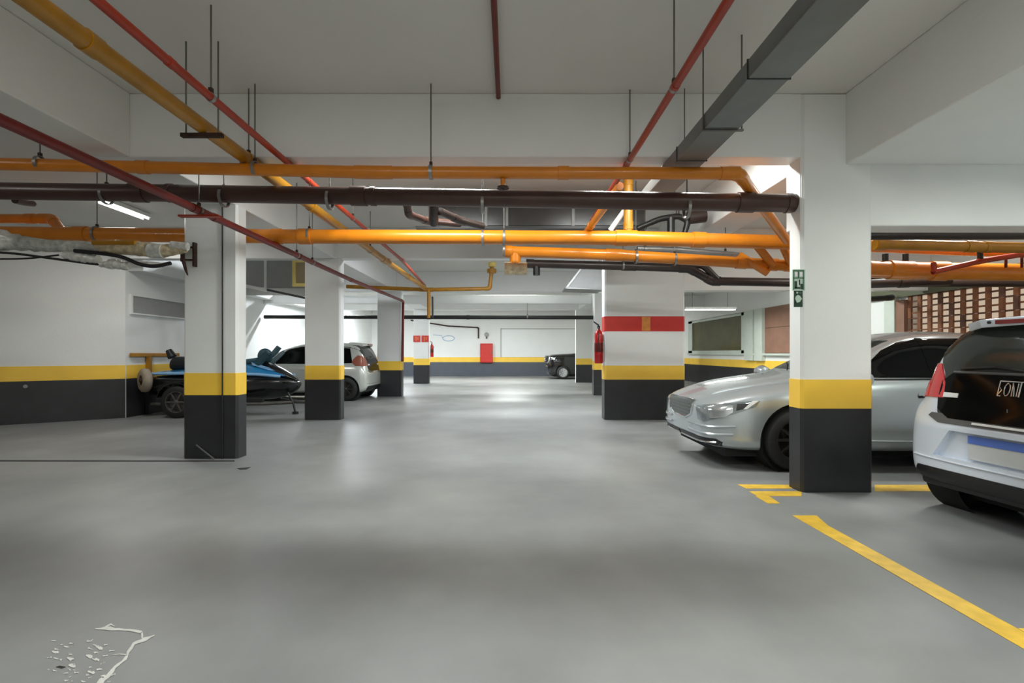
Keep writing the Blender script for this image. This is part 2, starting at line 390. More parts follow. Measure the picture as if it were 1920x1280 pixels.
# ------------------------------------------------------------------ beams and headers
NB = 0
def beam(a, b, label, m='pillar'):
    global NB; NB += 1
    return struct(MB().box(a, b).build('trim_%d' % NB, m, bevel=.012), label)
beam((-3.85, 4.58, BB), (2.61, 4.80, CEIL), 'front cross beam above the driving lane')
beam((2.61, 4.59, 2.385), (XR, 4.85, CEIL), 'white header wall above the car bays at right')
beam((XL, 9.52, BB), (1.76, 9.74, CEIL), 'second cross beam')
beam((3.24, 9.55, 2.41), (XR, 9.70, CEIL), 'second header wall beyond the silver sedan')
beam((1.76, 9.54, BB), (3.24, 9.74, CEIL), 'second cross beam above the wide pillar')
beam((XL, 14.6, BB), (XR, 14.85, CEIL), 'third cross beam')
beam((XL, 20.7, 2.98), (XR, 20.95, CEIL), 'fourth cross beam')
beam((XL, 15.35, 2.72), (2.5, 15.55, 2.98), 'low lintel below the third beam')
beam((3.0, YN, 2.935), (XR, 4.588, CEIL), 'low soffit over the right hand bays', 'wall')
beam((-3.85, YN, BB), (-3.40, 4.58, CEIL), 'near longitudinal beam at left', 'ceiling')
for k, (ya, yb) in enumerate(((4.8, 9.52), (9.74, 14.6), (14.85, 20.7))):
    beam((-3.80, ya, BB), (-3.25, yb, CEIL), ('left longitudinal beam, first bay', 'left longitudinal beam, second bay', 'left longitudinal beam, third bay')[k])
    beam((2.75, ya, BB), (3.24, yb, CEIL), ('right longitudinal beam, first bay', 'right longitudinal beam, second bay', 'right longitudinal beam, third bay')[k])
beam((XL, 9.9, 2.83), (XL+.3, 20.7, CEIL), 'ledge beam along the top of the left side wall', 'wall')

# ------------------------------------------------------------------ pillars
def pillar(x0, x1, y0, y1, z1, label, c=.025):
    t = thing('concrete_pillar', label, 'pillar', ((x0+x1)/2, (y0+y1)/2, 0), 'striped pillars')
    MB().cbox((x0, y0, BT), (x1, y1, z1), c).build('shaft', 'pillar', t)
    MB().cbox((x0-.004, y0-.004, BL), (x1+.004, y1+.004, BT), c).build('yellow_band', 'yellow', t)
    MB().cbox((x0-.003, y0-.003, 0.001), (x1+.003, y1+.003, BL), c).build('black_base', 'black', t)
    return t
pr = pillar(2.605, 3.244, 4.58, 4.80, CEIL-.01, 'thick striped pillar in front of the silver sedan')
p1 = pillar(-3.86, -3.22, 6.04, 6.26, BB, 'nearest striped pillar on the left, with a cable down its front')
p2 = pillar(-3.83, -3.165, 9.52, 9.76, BB, 'striped pillar on the left between jet ski and white car')
p3 = pillar(-3.80, -3.11, 14.6, 14.9, BB, 'third striped pillar on the left, a red pipe down its edge')
p4 = pillar(-3.92, -3.30, 20.7, 21.0, 3.0, 'farthest striped pillar on the left, with two red signs')
pw = pillar(1.756, 3.244, 9.52, 9.85, BB, 'wide pillar with red band behind the silver sedan', .03)
p5 = pillar(2.45, 3.1, 15.0, 15.35, BB, 'narrow striped pillar left of the wide red banded one')
# painted band and marks
z0, z1 = EYE+(661-621)/100.8, EYE+(661-593)/100.8
MB().cbox((1.752, 9.516, z0), (3.248, 9.854, z1), .03).build('red_band', 'red_matte', pw)['label'] = 'painted red band'
MB().box(((1203-957)/100.8, 9.508, z0+.01), ((1219-957)/100.8, 9.517, z1-.01)).build('orange_mark', 'orange_mark', pw)
for a, b in ((775, 788), (790.5, 804)):
    sg = tag(MB().box(((a-957)/46.4, 20.67, EYE+20/46.4), ((b-957)/46.4, 20.697, EYE+32/46.4)).build('safety_sign', 'red_matte', bevel=.004),
        'small red square sign on the farthest left pillar, ' + ('left one of two' if a == 775 else 'right one of two'), 'sign', 'red signs on the far pillar')
    MB().box(((a+4.5-957)/46.4, 20.664, EYE+22/46.4), ((a+6-957)/46.4, 20.671, EYE+30/46.4)).build('pictogram', 'orange_mark', sg)
    MB().box(((a+8-957)/46.4, 20.664, EYE+24/46.4), ((a+9.5-957)/46.4, 20.671, EYE+29/46.4)).build('pictogram', 'orange_mark', sg)
# diagonal grey batten leaning on the base of the near left pillar
MB().tube([at(368, 834, 6.03), at(403, 862, 6.0)], .010, 8).build('painted_scratch', 'grey_trim', p1)

# exit signs on the thick pillar
sg = thing('exit_sign', 'pale green evacuation sign with white symbols on the thick right pillar', 'sign', (2.57, 4.55, 1.78))
a, b = at(1485.5, 545, 4.56), at(1508.5, 505, 4.56)
MB().box((a.x, 4.55, a.z), (b.x, 4.568, b.z)).build('plate', 'green_pale', sg)
def mark(sgn, px0, py0, px1, py1, m, d=4.549, t=.004, name='pictogram'):
    A, B = at(px0, py0, d), at(px1, py1, d)
    return MB().box((A.x, d-t, B.z), (B.x, d+.002, A.z)).build(name, m, sgn)
for q in ((1487, 507, 1489, 543), (1487, 506, 1507, 508.5), (1505.5, 507, 1507.5, 543), (1487, 520, 1507, 522), (1496, 508, 1498, 521)):
    mark(sg, *q, 'green_mid', name='border')
for q in ((1490, 527, 1494, 540), (1490, 538, 1500, 541), (1498, 524, 1500, 534), (1501, 532, 1505, 542)): mark(sg, *q, 'green_dark')
for q in ((1490, 510, 1495, 518), (1499, 510, 1504, 518), (1495, 526, 1497, 536)): mark(sg, *q, 'white_plastic')
sg2 = thing('direction_sign', 'dark green sign with a pale leaf-shaped symbol, below the evacuation sign', 'sign', (2.57, 4.55, 1.66))
a, b = at(1489, 575.5, 4.56), at(1504, 544, 4.56)
MB().box((a.x, 4.552, a.z), (b.x, 4.568, b.z-.002)).build('plate', 'green_dark', sg2)
lf = [(1490.5, 560), (1492, 555), (1496, 552.5), (1500, 555), (1503, 560), (1499, 566), (1494, 567.5)]
MB().extr([at(px, py, 4.552) for px, py in lf], (0, -.005, 0)).build('pictogram', 'green_pale', sg2)
mark(sg2, 1493, 547, 1496, 550, 'green_pale', 4.551); mark(sg2, 1498, 547.5, 1502, 550, 'green_mid', 4.551)

# ------------------------------------------------------------------ pipes
def hang(t, x, y, zp, r, top=CEIL, axis='x', style='ring'):
    """rod from the slab to the pipe plus a clamp ring round it (axis: direction of the pipe)"""
    if style == 'ring':
        MB().tube([(x, y, zp+r), (x, y, top)], .006, 8).build('hanger_rod', 'rod', t, True)
        ax = Vector((1, 0, 0)) if axis == 'x' else Vector((0, 1, 0))
        MB().lathe([(r*1.03, -.014), (r*1.14, -.014), (r*1.14, .014), (r*1.03, .014)], (x, y, zp), ax, 20, True).build('pipe_clamp', 'steel', t, True)
        MB().box((x-.012, y-.012, zp+r), (x+.012, y+.012, zp+r+.035)).build('clamp_bolt', 'rust', t)
    else:
        for sx in (-1, 1):
            MB().tube([(x+sx*(r+.065), y, zp-r-.02), (x+sx*(r+.065), y, top)], .006, 8).build('hanger_rod', 'rod', t, True)
        MB().box((x-r-.10, y-.02, zp-r-.03), (x+r+.10, y+.02, zp-r)).build('hanger_bar', 'rust', t, bevel=.004)
def pipe(name, label, pts, r, m, couplings=(), group=None, fit=None, bend=None, cat='pipe', seg=18):
    pts = [Vector(p) for p in pts]
    t = thing(name, label, cat, tuple(pts[0]), group)
    path = fillet(pts, bend or r*2.2) if len(pts) > 2 else pts
    MB().tube(path, r, seg).build('pipe_run', m, t, True)
    for i in range(1, len(pts)-1):
        k = (bend or r*2.2)*1.15
        a = pts[i]+(pts[i-1]-pts[i]).normalized()*min(k, (pts[i-1]-pts[i]).length*.6); b = pts[i]+(pts[i+1]-pts[i]).normalized()*min(k, (pts[i+1]-pts[i]).length*.6)
        MB().tube(fillet([a, pts[i], b], (bend or r*2.2)), r*1.1, seg).build('elbow', m, t, True)
    for (i, u) in couplings:
        p = pts[i].lerp(pts[i+1], u); d = (pts[i+1]-pts[i]).normalized()
        MB().lathe([(r*.98, -r*.9), (r*1.13, -r*.9), (r*1.13, r*.9), (r*.98, r*.9)], p, d, seg, True).build('coupling', fit or m, t, True)
    return t
# A: orange cross pipe in front of the front beam
A = [(-5.6, 4.42, 2.905), at(700, 323, 4.42), at(1385, 325, 4.42), at(1475, 450, 6.2)]
tA = pipe('sprinkler_main', 'uppermost orange cross pipe, in front of the white beam, bent down at right', A, .052, 'orange', [(1, .985), (1, .52), (0, .55)], 'orange cross pipes', bend=.14)
for px in (808, 478):
    q = at(px, 318, 4.42); hang(tA, q.x, 4.42, A[1][2]+.001*(808-px)/10, .054)
q = at(75, 306, 4.42); hang(tA, q.x, 4.42, q.z, .054)
q = at(943, 325, 4.42)
MB().tube([(q.x, 4.42, q.z-.05), (q.x, 4.42, q.z-.115)], .022, 12).build('sprinkler_stub', 'orange', tA, True)
MB().lathe([(.01, -.012), (.055, -.012), (.055, .0), (.01, .0)], (q.x, 4.42, q.z-.118), (0, 0, 1), 16, True).build('sprinkler_head', 'rust', tA, True)
# B: big brown drain
B = [(-5.9, 5.02, 2.845), at(320, 362, 4.95), at(700, 368, 4.87), at(1478, 381, 4.70), (2.66, 4.70, 2.625)]
tB = pipe('drain_pipe', 'thick dark brown cross pipe running into the thick right pillar', B, .082, 'brown', [(0, .88), (1, .93), (2, .9)], bend=.02)
for px, d in ((618, 4.88), (1288, 4.74), (420, 4.93), (905, 4.83), (200, 4.98)):
    q = at(px, 372, d); zz = at(px, 345+35*px/1482+15, d).z
    hang(tB, q.x, d, zz, .084, BB if px != 420 else CEIL)
MB().tube(fillet([at(28, 372, 5.05)+Vector((0, 0, -.02)), at(45, 380, 5.2), at(62, 382, 5.35)], .05), .03, 10).build('branch_stub', 'brown', tB, True)
# C: thick orange pipe behind the near left pillar
Cp = [(-6.7, 6.42, at(30, 437, 6.42).z), at(520, 443, 6.42), at(1185, 446, 6.42), at(1600, 458, 6.42), (XR-.01, 6.3, 2.45)]
tC = pipe('sprinkler_main', 'thick orange cross pipe that passes behind the nearest left pillar', Cp, .088, 'orange', [(0, .35), (1, .08), (1, .97), (2, .3)], 'orange cross pipes', bend=.05)
for px in (182, 580, 905, 945):
    q = at(px, 444, 6.42); hang(tC, q.x, 6.42, at(px, 437+7*px/700, 6.42).z, .088)
# riser between A and C
pipe('sprinkler_riser', 'short upright ochre pipe standing on the thick orange pipe', [at(1178, 436, 6.42), at(1178, 330, 6.42)], .055, 'orange_yellow', [(0, .12), (0, .9)])
pipe('conduit', 'thin white conduit slanting beside the upright ochre pipe', [at(1144, 432, 6.6), at(1176, 388, 6.5)], .035, 'white_plastic', seg=12)
# D: lower orange pipe at right with fittings
Dp = [at(946, 471, 7.0), at(1160, 478, 6.95), at(1480, 498, 6.85), at(1600, 505, 6.8), (XR-.01, 6.6, 2.30)]
tD = pipe('sprinkler_main', 'lower orange pipe that starts mid-lane and slopes down to the right', Dp, .074, 'orange', [(0, .03), (0, .93), (1, .72), (1, .9)], 'orange cross pipes', bend=.05)
MB().tube([at(966, 470, 7.0), at(966, 512, 7.0)], .075, 16).build('down_branch', 'orange', tD, True)
MB().tube([at(946, 503, 6.99), at(988, 504, 6.99)], .088, 16).build('taped_joint', 'foil_tan', tD, True)['label'] = 'joint wrapped in tan tape'
MB().tube([at(1408, 446, 6.5), at(1448, 496, 6.82)], .052, 14).build('diagonal_branch', 'orange', tD, True)
MB().tube([at(1462, 448, 6.5), at(1486, 500, 6.82)], .05, 14).build('diagonal_branch', 'orange', tD, True)
MB().tube([at(1385, 478, 6.86), at(1440, 512, 6.8)], .05, 14).build('diagonal_branch', 'orange', tD, True)
for px in (945, 1193, 1266):
    q = at(px, 478, 6.9); hang(tD, q.x, 6.92, at(px, 470+(px-946)*.05, 6.92).z, .074)
tc_ = pipe('conduit', 'slim pale conduit just above the lower orange pipe at right', [at(1195, 466, 7.2), at(1270, 468, 7.2), at(1385, 478, 7.1)], .038, 'steel', [(0, .9)], bend=.05, seg=12)
for px in (1210, 1360):
    q = at(px, 467 if px < 1300 else 476, 7.17); hang(tc_, q.x, q.y, q.z, .038)
# F: dark pipe with a dog leg
Fp = [at(990, 494, 8.0), at(1180, 499, 7.9), at(1292, 503, 7.8), at(1335, 527, 7.8), at(1500, 530, 7.7), (XR-.01, 6.92, 2.20)]
tF = pipe('drain_pipe', 'dark brown pipe with a dog-leg bend beneath the orange pipes', Fp, .064, 'dark', [(0, .02), (1, .9), (3, .05), (0, .96)], bend=.09)
MB().tube([at(1006, 496, 8.0), at(1006, 516, 8.0)], .055, 14).build('drop_stub', 'blackpipe', tF, True)
MB().tube(fillet([at(1292, 498, 7.78), at(1318, 496, 7.78), at(1345, 524, 7.78)], .12), .05, 14).build('bypass_bend', 'dark', tF, True)
q = at(1168, 498, 7.9); hang(tF, q.x, 7.9, q.z, .064)
# longitudinal pipes
def run(x, z, y0, y1): return [(x, y0, z), (x, y1, z)]
P1 = [(-2.30, .4, 2.94), (-2.30, 9.3, 2.94), at(798, 541, 13.2)]
t1 = pipe('sprinkler_pipe', 'ochre pipe running away along the lane from the top left corner', P1, .055, 'orange_yellow', [(0, .27), (0, .46), (0, .62), (1, .5)], 'pipes along the lane', bend=.1)
hang(t1, -2.30, 3.82, 2.94, .055, style='u'); hang(t1, -2.30, 4.50, 2.94, .055, axis='y'); hang(t1, -2.30, 8.4, 2.94, .055, axis='y')
P2 = [(-2.0, .4, 2.955), (-2.0, 9.4, 2.955), at(797, 535, 13.4)]
t2 = pipe('sprinkler_pipe', 'thin red pipe beside the ochre pipe along the lane', P2, .027, 'red', [(0, .29), (0, .47), (0, .52), (1, .3)], 'pipes along the lane', bend=.05)
hang(t2, -2.0, 3.42, 2.955, .027, axis='y'); hang(t2, -2.0, 6.5, 2.955, .027, axis='y')
P3 = [(-2.92, 1.2, 2.583), (-2.92, 9.4, 2.583), (-3.02, 14.2, 2.70), (-3.05, 14.55, 2.70), (-3.07, 14.57, 1.0)]
t3 = pipe('sprinkler_pipe', 'dark red pipe slanting from the left edge to the third left pillar', P3, .036, 'darkred', [(0, .43), (0, .47), (0, .72), (1, .5)], 'pipes along the lane', bend=.06)
for yy in (4.80, 7.0, 7.55): hang(t3, -2.92, yy, 2.583, .036, CEIL, axis='y')
MB().box((-3.12, 4.80, 2.528), (-2.74, 4.86, 2.545)).build('hanger_bar', 'red', t3)
P4 = [(1.055, .4, 2.955), (1.055, 7.25, 2.955)]
t4 = pipe('sprinkler_pipe', 'red pipe along the lane at right, beside the grey tray', P4, .026, 'red', [(0, .42), (0, .62), (0, .9)], 'pipes along the lane')
hang(t4, 1.055, 3.3, 2.955, .026, axis='y'); hang(t4, 1.055, 4.52, 2.955, .026, axis='y')
pipe('sprinkler_branch', 'pale orange branch slanting down to the thick orange pipe', [(1.09, 5.1, 2.91), at(1100, 434, 6.55)], .042, 'orange', [(0, .85)], seg=12)
pipe('conduit', 'short dark red conduit under the ceiling in the middle', [(-.107, .8, 3.525), (-.107, 4.56, 3.525)], .021, 'darkred', [(0, .6)], seg=12)
# far cross pipes
G = [at(650, 537, 13.2), at(800, 543, 13.2), at(918, 541, 13.2), at(923, 497, 13.2)]
tG = pipe('sprinkler_branch', 'yellow pipe crossing the far lane with an upturned end', G, .05, 'orange_yellow', [(0, .93), (1, .08), (2, .7)], bend=.1)
MB().tube([at(804, 545, 13.2), at(804, 596, 13.2)], .045, 12).build('drop_pipe', 'orange_yellow', tG, True)
MB().tube([at(811, 556, 13.25), at(811, 596, 13.25)], .025, 10).build('drop_pipe', 'dark', tG, True)
MB().lathe([(.02, -.1), (.1, -.08), (.1, .08), (.02, .1)], at(923, 494, 13.2), (0, 0, 1), 16).build('valve', 'pale_yellow', tG, True)
MB().lathe([(.05, -.05), (.12, -.05), (.12, .05), (.05, .05)], at(922, 508, 13.2), (0, 0, 1), 16).build('flange', 'orange_yellow', tG, True)
Hh = [(XL+.1, 15.2, EYE+67/63.2), (2.45, 15.2, EYE+66/63.2)]
tH = pipe('drain_pipe', 'black pipe crossing the whole far lane below the beam', Hh, .058, 'blackpipe', [(0, .5), (0, .2), (0, .62)])
for x in (-5.2, -2.4, .5): hang(tH, x, 15.2, Hh[0][2], .058, 2.72)
Ii = [at(762, 376, 5.0), at(766, 402, 5.2), at(800, 414, 5.6), at(862, 420, 5.9)]
pipe('drain_branch', 'brown bent branch hanging from the thick brown pipe', Ii, .038, 'brown', [(0, .2)], bend=.07, seg=14)
Jj = [at(813, 372, 5.15), at(813, 398, 5.3), at(813, 418, 5.5)]
pipe('drain_branch', 'dark upright branch with swollen joint under the brown pipe', Jj, .046, 'dark', [(0, .7), (1, .6)], seg=14)
pipe('drain_branch', 'dark slanting branch right of the upright joint', [at(825, 396, 5.3), at(860, 412, 5.6), at(905, 424, 5.9)], .04, 'dark', [(0, .8)], bend=.08, seg=14)
Kk = [at(1195, 428, 6.9), at(1238, 410, 6.9), at(1272, 405, 6.9), at(1290, 414, 6.9), at(1283, 440, 6.9)]
tK = pipe('drain_branch', 'black arched pipe above the thick orange pipe at right', Kk, .036, 'blackpipe', bend=.12, seg=14)
MB().tube([at(1258, 408, 6.9), at(1258, 440, 6.9)], .05, 12).build('drop_stub', 'blackpipe', tK, True)
MB().tube([at(1290, 408, 6.9), at(1322, 404, 6.9)], .09, 14).build('trap', 'dark', tK, True)
MB().tube([at(1271, 385, 6.9), at(1271, 406, 6.9)], .02, 10).build('hanger_rod', 'dark', tK, True)
# dark ventilation duct behind the pipes
vd = thing('ventilation_duct', 'dark glossy sheet metal duct behind the pipes in mid lane', 'duct', (.2, 7.6, 3.05))
MB().box((-1.05, 7.35, 3.06), (1.95, 7.85, 3.36)).build('duct_body', 'duct_dark', vd, bevel=.02)
for x in (-.35, -.05, .9): MB().box((x-.02, 7.33, 3.04), (x+.02, 7.87, 3.38)).build('duct_flange', 'duct', vd)
MB().box((-1.35, 7.3, 3.02), (1.95, 7.87, 3.058)).build('duct_base', 'blackpipe', vd)
for x in (-.9, .4, 1.8): MB().tube([(x, 7.6, 3.36), (x, 7.6, CEIL)], .006, 8).build('hanger_rod', 'rod', vd, True)
# grey cable tray
ct = thing('cable_tray', 'grey metal trunking along the ceiling at right', 'duct', (1.54, 3, 2.88))
MB().box((1.415, .3, 2.88), (1.665, 5.75, 2.995)).build('tray_body', 'duct', ct, bevel=.006)
for y in (1.6, 3.05, 4.35): MB().box((1.409, y-.004, 2.876), (1.671, y+.004, 2.998)).build('tray_joint', 'duct_dark', ct)
for y in (1.1, 3.74):
    MB().box((1.40, y-.012, 2.868), (1.70, y+.012, 2.88)).build('hanger_bar', 'rod', ct)
    for x in (1.408, 1.69): MB().tube([(x, y, 2.87), (x, y, CEIL if x < 1.5 else CEIL)], .006, 8).build('hanger_rod', 'rod', ct, True)
MB().tube([(1.53, 4.50, 2.99), (1.53, 4.50, CEIL)], .005, 8).build('hanger_rod', 'rod', ct, True)

# left cluster of wrapped pipes
def wrapped(label, pts, radii, m, name='wrapped_pipe', parts=()):
    pts = [Vector(p) for p in pts]; t = thing(name, label, 'pipe', tuple(pts[0]), 'wrapped pipes at left')
    n = 22; path = []; rr = []
    for i in range(n+1):
        u = i/n*(len(pts)-1); k = min(int(u), len(pts)-2); f = u-k; f2 = f*f*(3-2*f)
        path.append(pts[k].lerp(pts[k+1], f)); rr.append((radii[k]*(1-f2)+radii[k+1]*f2)*random.uniform(.94, 1.06))
    wmb = MB().tube(path, rr, 16)
    for v in wmb.v: v += Vector((random.uniform(-1, 1), random.uniform(-1, 1), random.uniform(-1, 1)))*radii[1]*.11
    wmb.build('wrapping', m, t, True)
    return t, pts
D0 = 5.95
t, p = wrapped('thick pale wrapped pipe at the left edge, under the orange pipe', [at(-260, 430, D0), at(-20, 448, D0), at(60, 458, D0), at(200, 466, D0)], [.15, .13, .075, .05], 'foil')
for a in (.3, .7): MB().lathe([(.152, -.01), (.162, -.01), (.162, .01), (.152, .01)], p[0].lerp(p[1], a), p[1]-p[0], 18, True).build('strap', 'cable', t, True)
t, p = wrapped('tan and silver taped pipe ending at the rusty bracket on the near left pillar', [at(186, 463, 5.9), at(240, 464, 5.9), at(300, 470, 5.9), at(347, 466, 5.9)], [.07, .085, .075, .05], 'foil_tan')
MB().tube([at(175, 455, 5.84), at(255, 456, 5.84)], [.03, .035], 12).build('yellow_tape', 'orange_yellow', t, True)
MB().tube([at(282, 470, 5.88), at(306, 471, 5.88)], [.085, .08], 14).build('foil_sleeve', 'foil', t, True)
MB().tube([at(322, 460, 5.88), at(352, 462, 5.88)], [.05, .045], 14).build('foil_sleeve', 'foil', t, True)
t, p = wrapped('silver foil sleeve below the thick pale pipe', [at(120, 478, 5.9), at(155, 483, 5.9), at(184, 487, 5.9)], [.04, .055, .05], 'foil')
t, p = wrapped('lower silver foil sleeve nearer the pillar', [at(188, 496, 5.9), at(215, 495, 5.9), at(241, 499, 5.9)], [.03, .055, .045], 'foil')
t, p = wrapped('slim silver foil sleeve just below the taped pipe', [at(250, 493, 5.9), at(275, 495, 5.9), at(310, 497, 5.9)], [.025, .03, .028], 'foil')
def cable(label, pts, r, m='cable', rad=.3):
    return tag(MB().tube(fillet(pts, rad, 8), r, 10).build('cable', m, None, True), label, 'cable', 'cables at left')
cable('black cable sagging under the taped pipe to the foil sleeves', [at(140, 470, 5.86), at(200, 476, 5.86), at(232, 482, 5.86), at(262, 496, 5.86), at(290, 500, 5.86), at(320, 493, 5.86)], .022)
cable('thin black cable below the thick pale pipe at the left edge', [at(-60, 470, 5.9), at(30, 475, 5.9), at(80, 482, 5.9), at(160, 493, 5.9), at(188, 496, 5.88)], .014)
cable('thin black cable under the others at the left edge', [at(-60, 486, 5.95), at(52, 485, 5.95), at(110, 478, 5.95)], .010)
br = thing('pipe_bracket', 'rusty iron bracket on the near left pillar holding the taped pipe', 'bracket', at(357, 480, 6.0))
MB().box(at(360.5, 499, 5.98), at(370, 456, 6.04)).build('wall_plate', 'rust', br)
MB().box(at(338, 490, 5.91), at(347, 460, 5.99)).build('clamp_jaw', 'rust', br)
MB().box(at(344, 488, 5.97), at(366, 486, 6.0)).build('cross_bar', 'rust', br)
MB().box(at(344, 464.5, 5.97), at(366, 462.5, 6.0)).build('cross_bar', 'rust', br)
MB().tube([at(343, 486, 5.96), at(348, 505, 5.97), at(352, 516, 6.0)], [.022, .016, .006], 10).build('loose_strap', 'rust', br, True)
# upper orange bend at left edge
pipe('sprinkler_branch', 'short orange pipe at the left edge that bends down to the thick one', [(-6.7, 6.7, at(0, 410, 6.7).z), at(98, 410, 6.7), at(118, 438, 6.5)], .06, 'orange', [(0, .85), (0, .6)], bend=.1)
# cable down the near left pillar
tag(MB().tube([(-3.39, 6.027, .002), (-3.39, 6.027, CEIL-.57)], .008, 8).build('cable', 'cable', None, True), 'thin dark cable running straight down the nearest left pillar', 'cable')

# left bay hardware between near and second pillar
lv = thing('air_handling_unit', 'grey sheet metal box hung under the ceiling between the left pillars', 'duct', (-5.3, 11.6, 2.6))
MB().box((-6.6, 11.0, at(0, 538, 11).z), (at(497, 0, 11).x, 12.6, at(0, 488, 11).z)).build('side_panel', 'grey_panel', lv, bevel=.01)
MB().box((at(499, 0, 11).x, 11.0, at(0, 540, 11).z), (at(590, 0, 11).x, 12.6, at(0, 488, 11).z)).build('front_panel', 'grey_panel', lv, bevel=.01)
MB().box((at(495.5, 0, 10.98).x, 10.97, at(0, 541, 11).z), (at(499.5, 0, 10.98).x, 11.02, at(0, 488, 11).z)).build('corner_angle', 'white_plastic', lv)
MB().extr([at(452, 531, 10.9), at(500, 541, 10.9), at(500, 547, 10.9), at(452, 537, 10.9)], (0, .12, 0)).build('white_edge_strip', 'white_plastic', lv)
MB().extr([at(500, 541, 10.9), at(575, 557, 10.9), at(575, 561, 10.9), at(500, 545, 10.9)], (0, .12, 0)).build('dark_edge_strip', 'blackpipe', lv)
MB().extr([at(470, 478, 10.9), at(500, 464, 10.9), at(560, 486, 10.9), at(560, 490, 10.9), at(500, 470, 10.9), at(474, 484, 10.9)], (0, .5, 0)).build('sloped_cowl', 'grey_panel', lv)
for x in (-6.3, -4.3): MB().tube([(x, 11.8, at(0, 488, 11).z), (x, 11.8, CEIL)], .008, 8).build('hanger_rod', 'rod', lv, True)
yf = thing('hanging_sign', 'tan board in a pale yellow frame half hidden by the second left pillar', 'sign', at(575, 535, 10.6))
A_, B_ = at(549, 537, 10.6), at(640, 486, 10.6)
MB().box((A_.x, 10.6, A_.z), (B_.x, 10.64, B_.z)).build('board', 'tan', yf)
tt = .065
for a, b in (((A_.x, A_.z), (A_.x+tt, B_.z)), ((B_.x-tt, A_.z), (B_.x, B_.z)), ((A_.x+tt, A_.z), (B_.x-tt, A_.z+tt)), ((A_.x+tt, B_.z-tt), (B_.x-tt, B_.z))):
    MB().box((a[0], 10.57, a[1]), (b[0], 10.655, b[1])).build('frame_rail', 'pale_yellow', yf)
for x in (A_.x+.2, B_.x-.2): MB().tube([(x, 10.62, B_.z), (x, 10.62, CEIL)], .006, 8).build('hanger_rod', 'rod', yf, True)
# grey vent panel and yellow T rail on the left side wall
gp = thing('wall_vent_panel', 'long grey panel set in the left side wall above the jet ski', 'panel', (XL+.02, 10.7, 2.0))
zt, zb2 = 2.36, 2.03
MB().box((XL+.0, 9.98, zb2), (XL+.03, 11.62, zt)).build('panel', 'grey_panel', gp)
for y0_, y1_, a, b in ((9.94, 9.98, zb2-.03, zt+.03), (11.62, 11.66, zb2-.03, zt+.03), (9.98, 11.62, zt, zt+.03), (9.98, 11.62, zb2-.03, zb2)):
    MB().box((XL, y0_, a), (XL+.05, y1_, b)).build('frame_rail', 'wall', gp)
yr = thing('guard_rail', 'yellow T-shaped rail on the left wall behind the spare wheel', 'rail', (XL+.06, 10.4, 0))
MB().box((XL+.02, 9.92, 1.17), (XL+.07, 11.35, 1.245)).build('top_board', 'orange_yellow', yr, bevel=.006)
MB().box((XL+.02, 10.36, .76), (XL+.09, 10.44, 1.17)).build('post', 'orange_yellow', yr)
MB().box((XL+.02, 10.36, .0), (XL+.085, 10.44, .76)).build('post_foot', 'black', yr)

# ------------------------------------------------------------------ far fittings
hc = thing('hose_cabinet', 'red fire hose cabinet on the back wall', 'cabinet', (-1.27, YB, .71))
MB().box((-1.6, YB-.16, .72), (-.94, YB-.007, 1.74)).build('body', 'red_gloss', hc, bevel=.01)
MB().box((-1.56, YB-.175, .76), (-.98, YB-.16, 1.70)).build('door', 'red_matte', hc, bevel=.006)
MB().box((-1.03, YB-.2, 1.18), (-1.01, YB-.175, 1.32)).build('handle', 'chrome', hc)
wl2 = thing('wall_fitting', 'small round grey fitting on the back wall above the hose cabinet', 'lamp', (-1.27, YB, 2.15))  # round grey disc on a small bracket
MB().lathe([(.0, -.06), (.10, -.05), (.12, 0), (.05, .02)], (-1.27, YB-.03, 2.22), (0, 1, 0), 18).build('body', 'grey_panel', wl2, True)
MB().box((-1.31, YB-.06, 2.0), (-1.23, YB-.0, 2.12)).build('bracket', 'grey_trim', wl2)
pipe('conduit', 'thin brown conduit on the back wall, turned down at its end', [at(770, 600, 27.305), at(840, 611, 27.305), at(897, 614, 27.305), at(897, 634, 27.305)], .035, 'rust', bend=.1, seg=10)
bm_ = []  # pale blue loop as a thin tube on the wall
for i in range(15):
    a = i/14*2*PI; bm_.append(at(841+11*math.cos(a), 634+5*math.sin(a), YB-.02))
bl = tag(MB().tube([at(812, 627, YB-.015), at(828, 629, YB-.015)]+bm_[7:]+bm_[:9], .02, 8).build('wall_loop', 'blue_loop', None, True),
    'thin pale blue loop on the white back wall', 'marking')
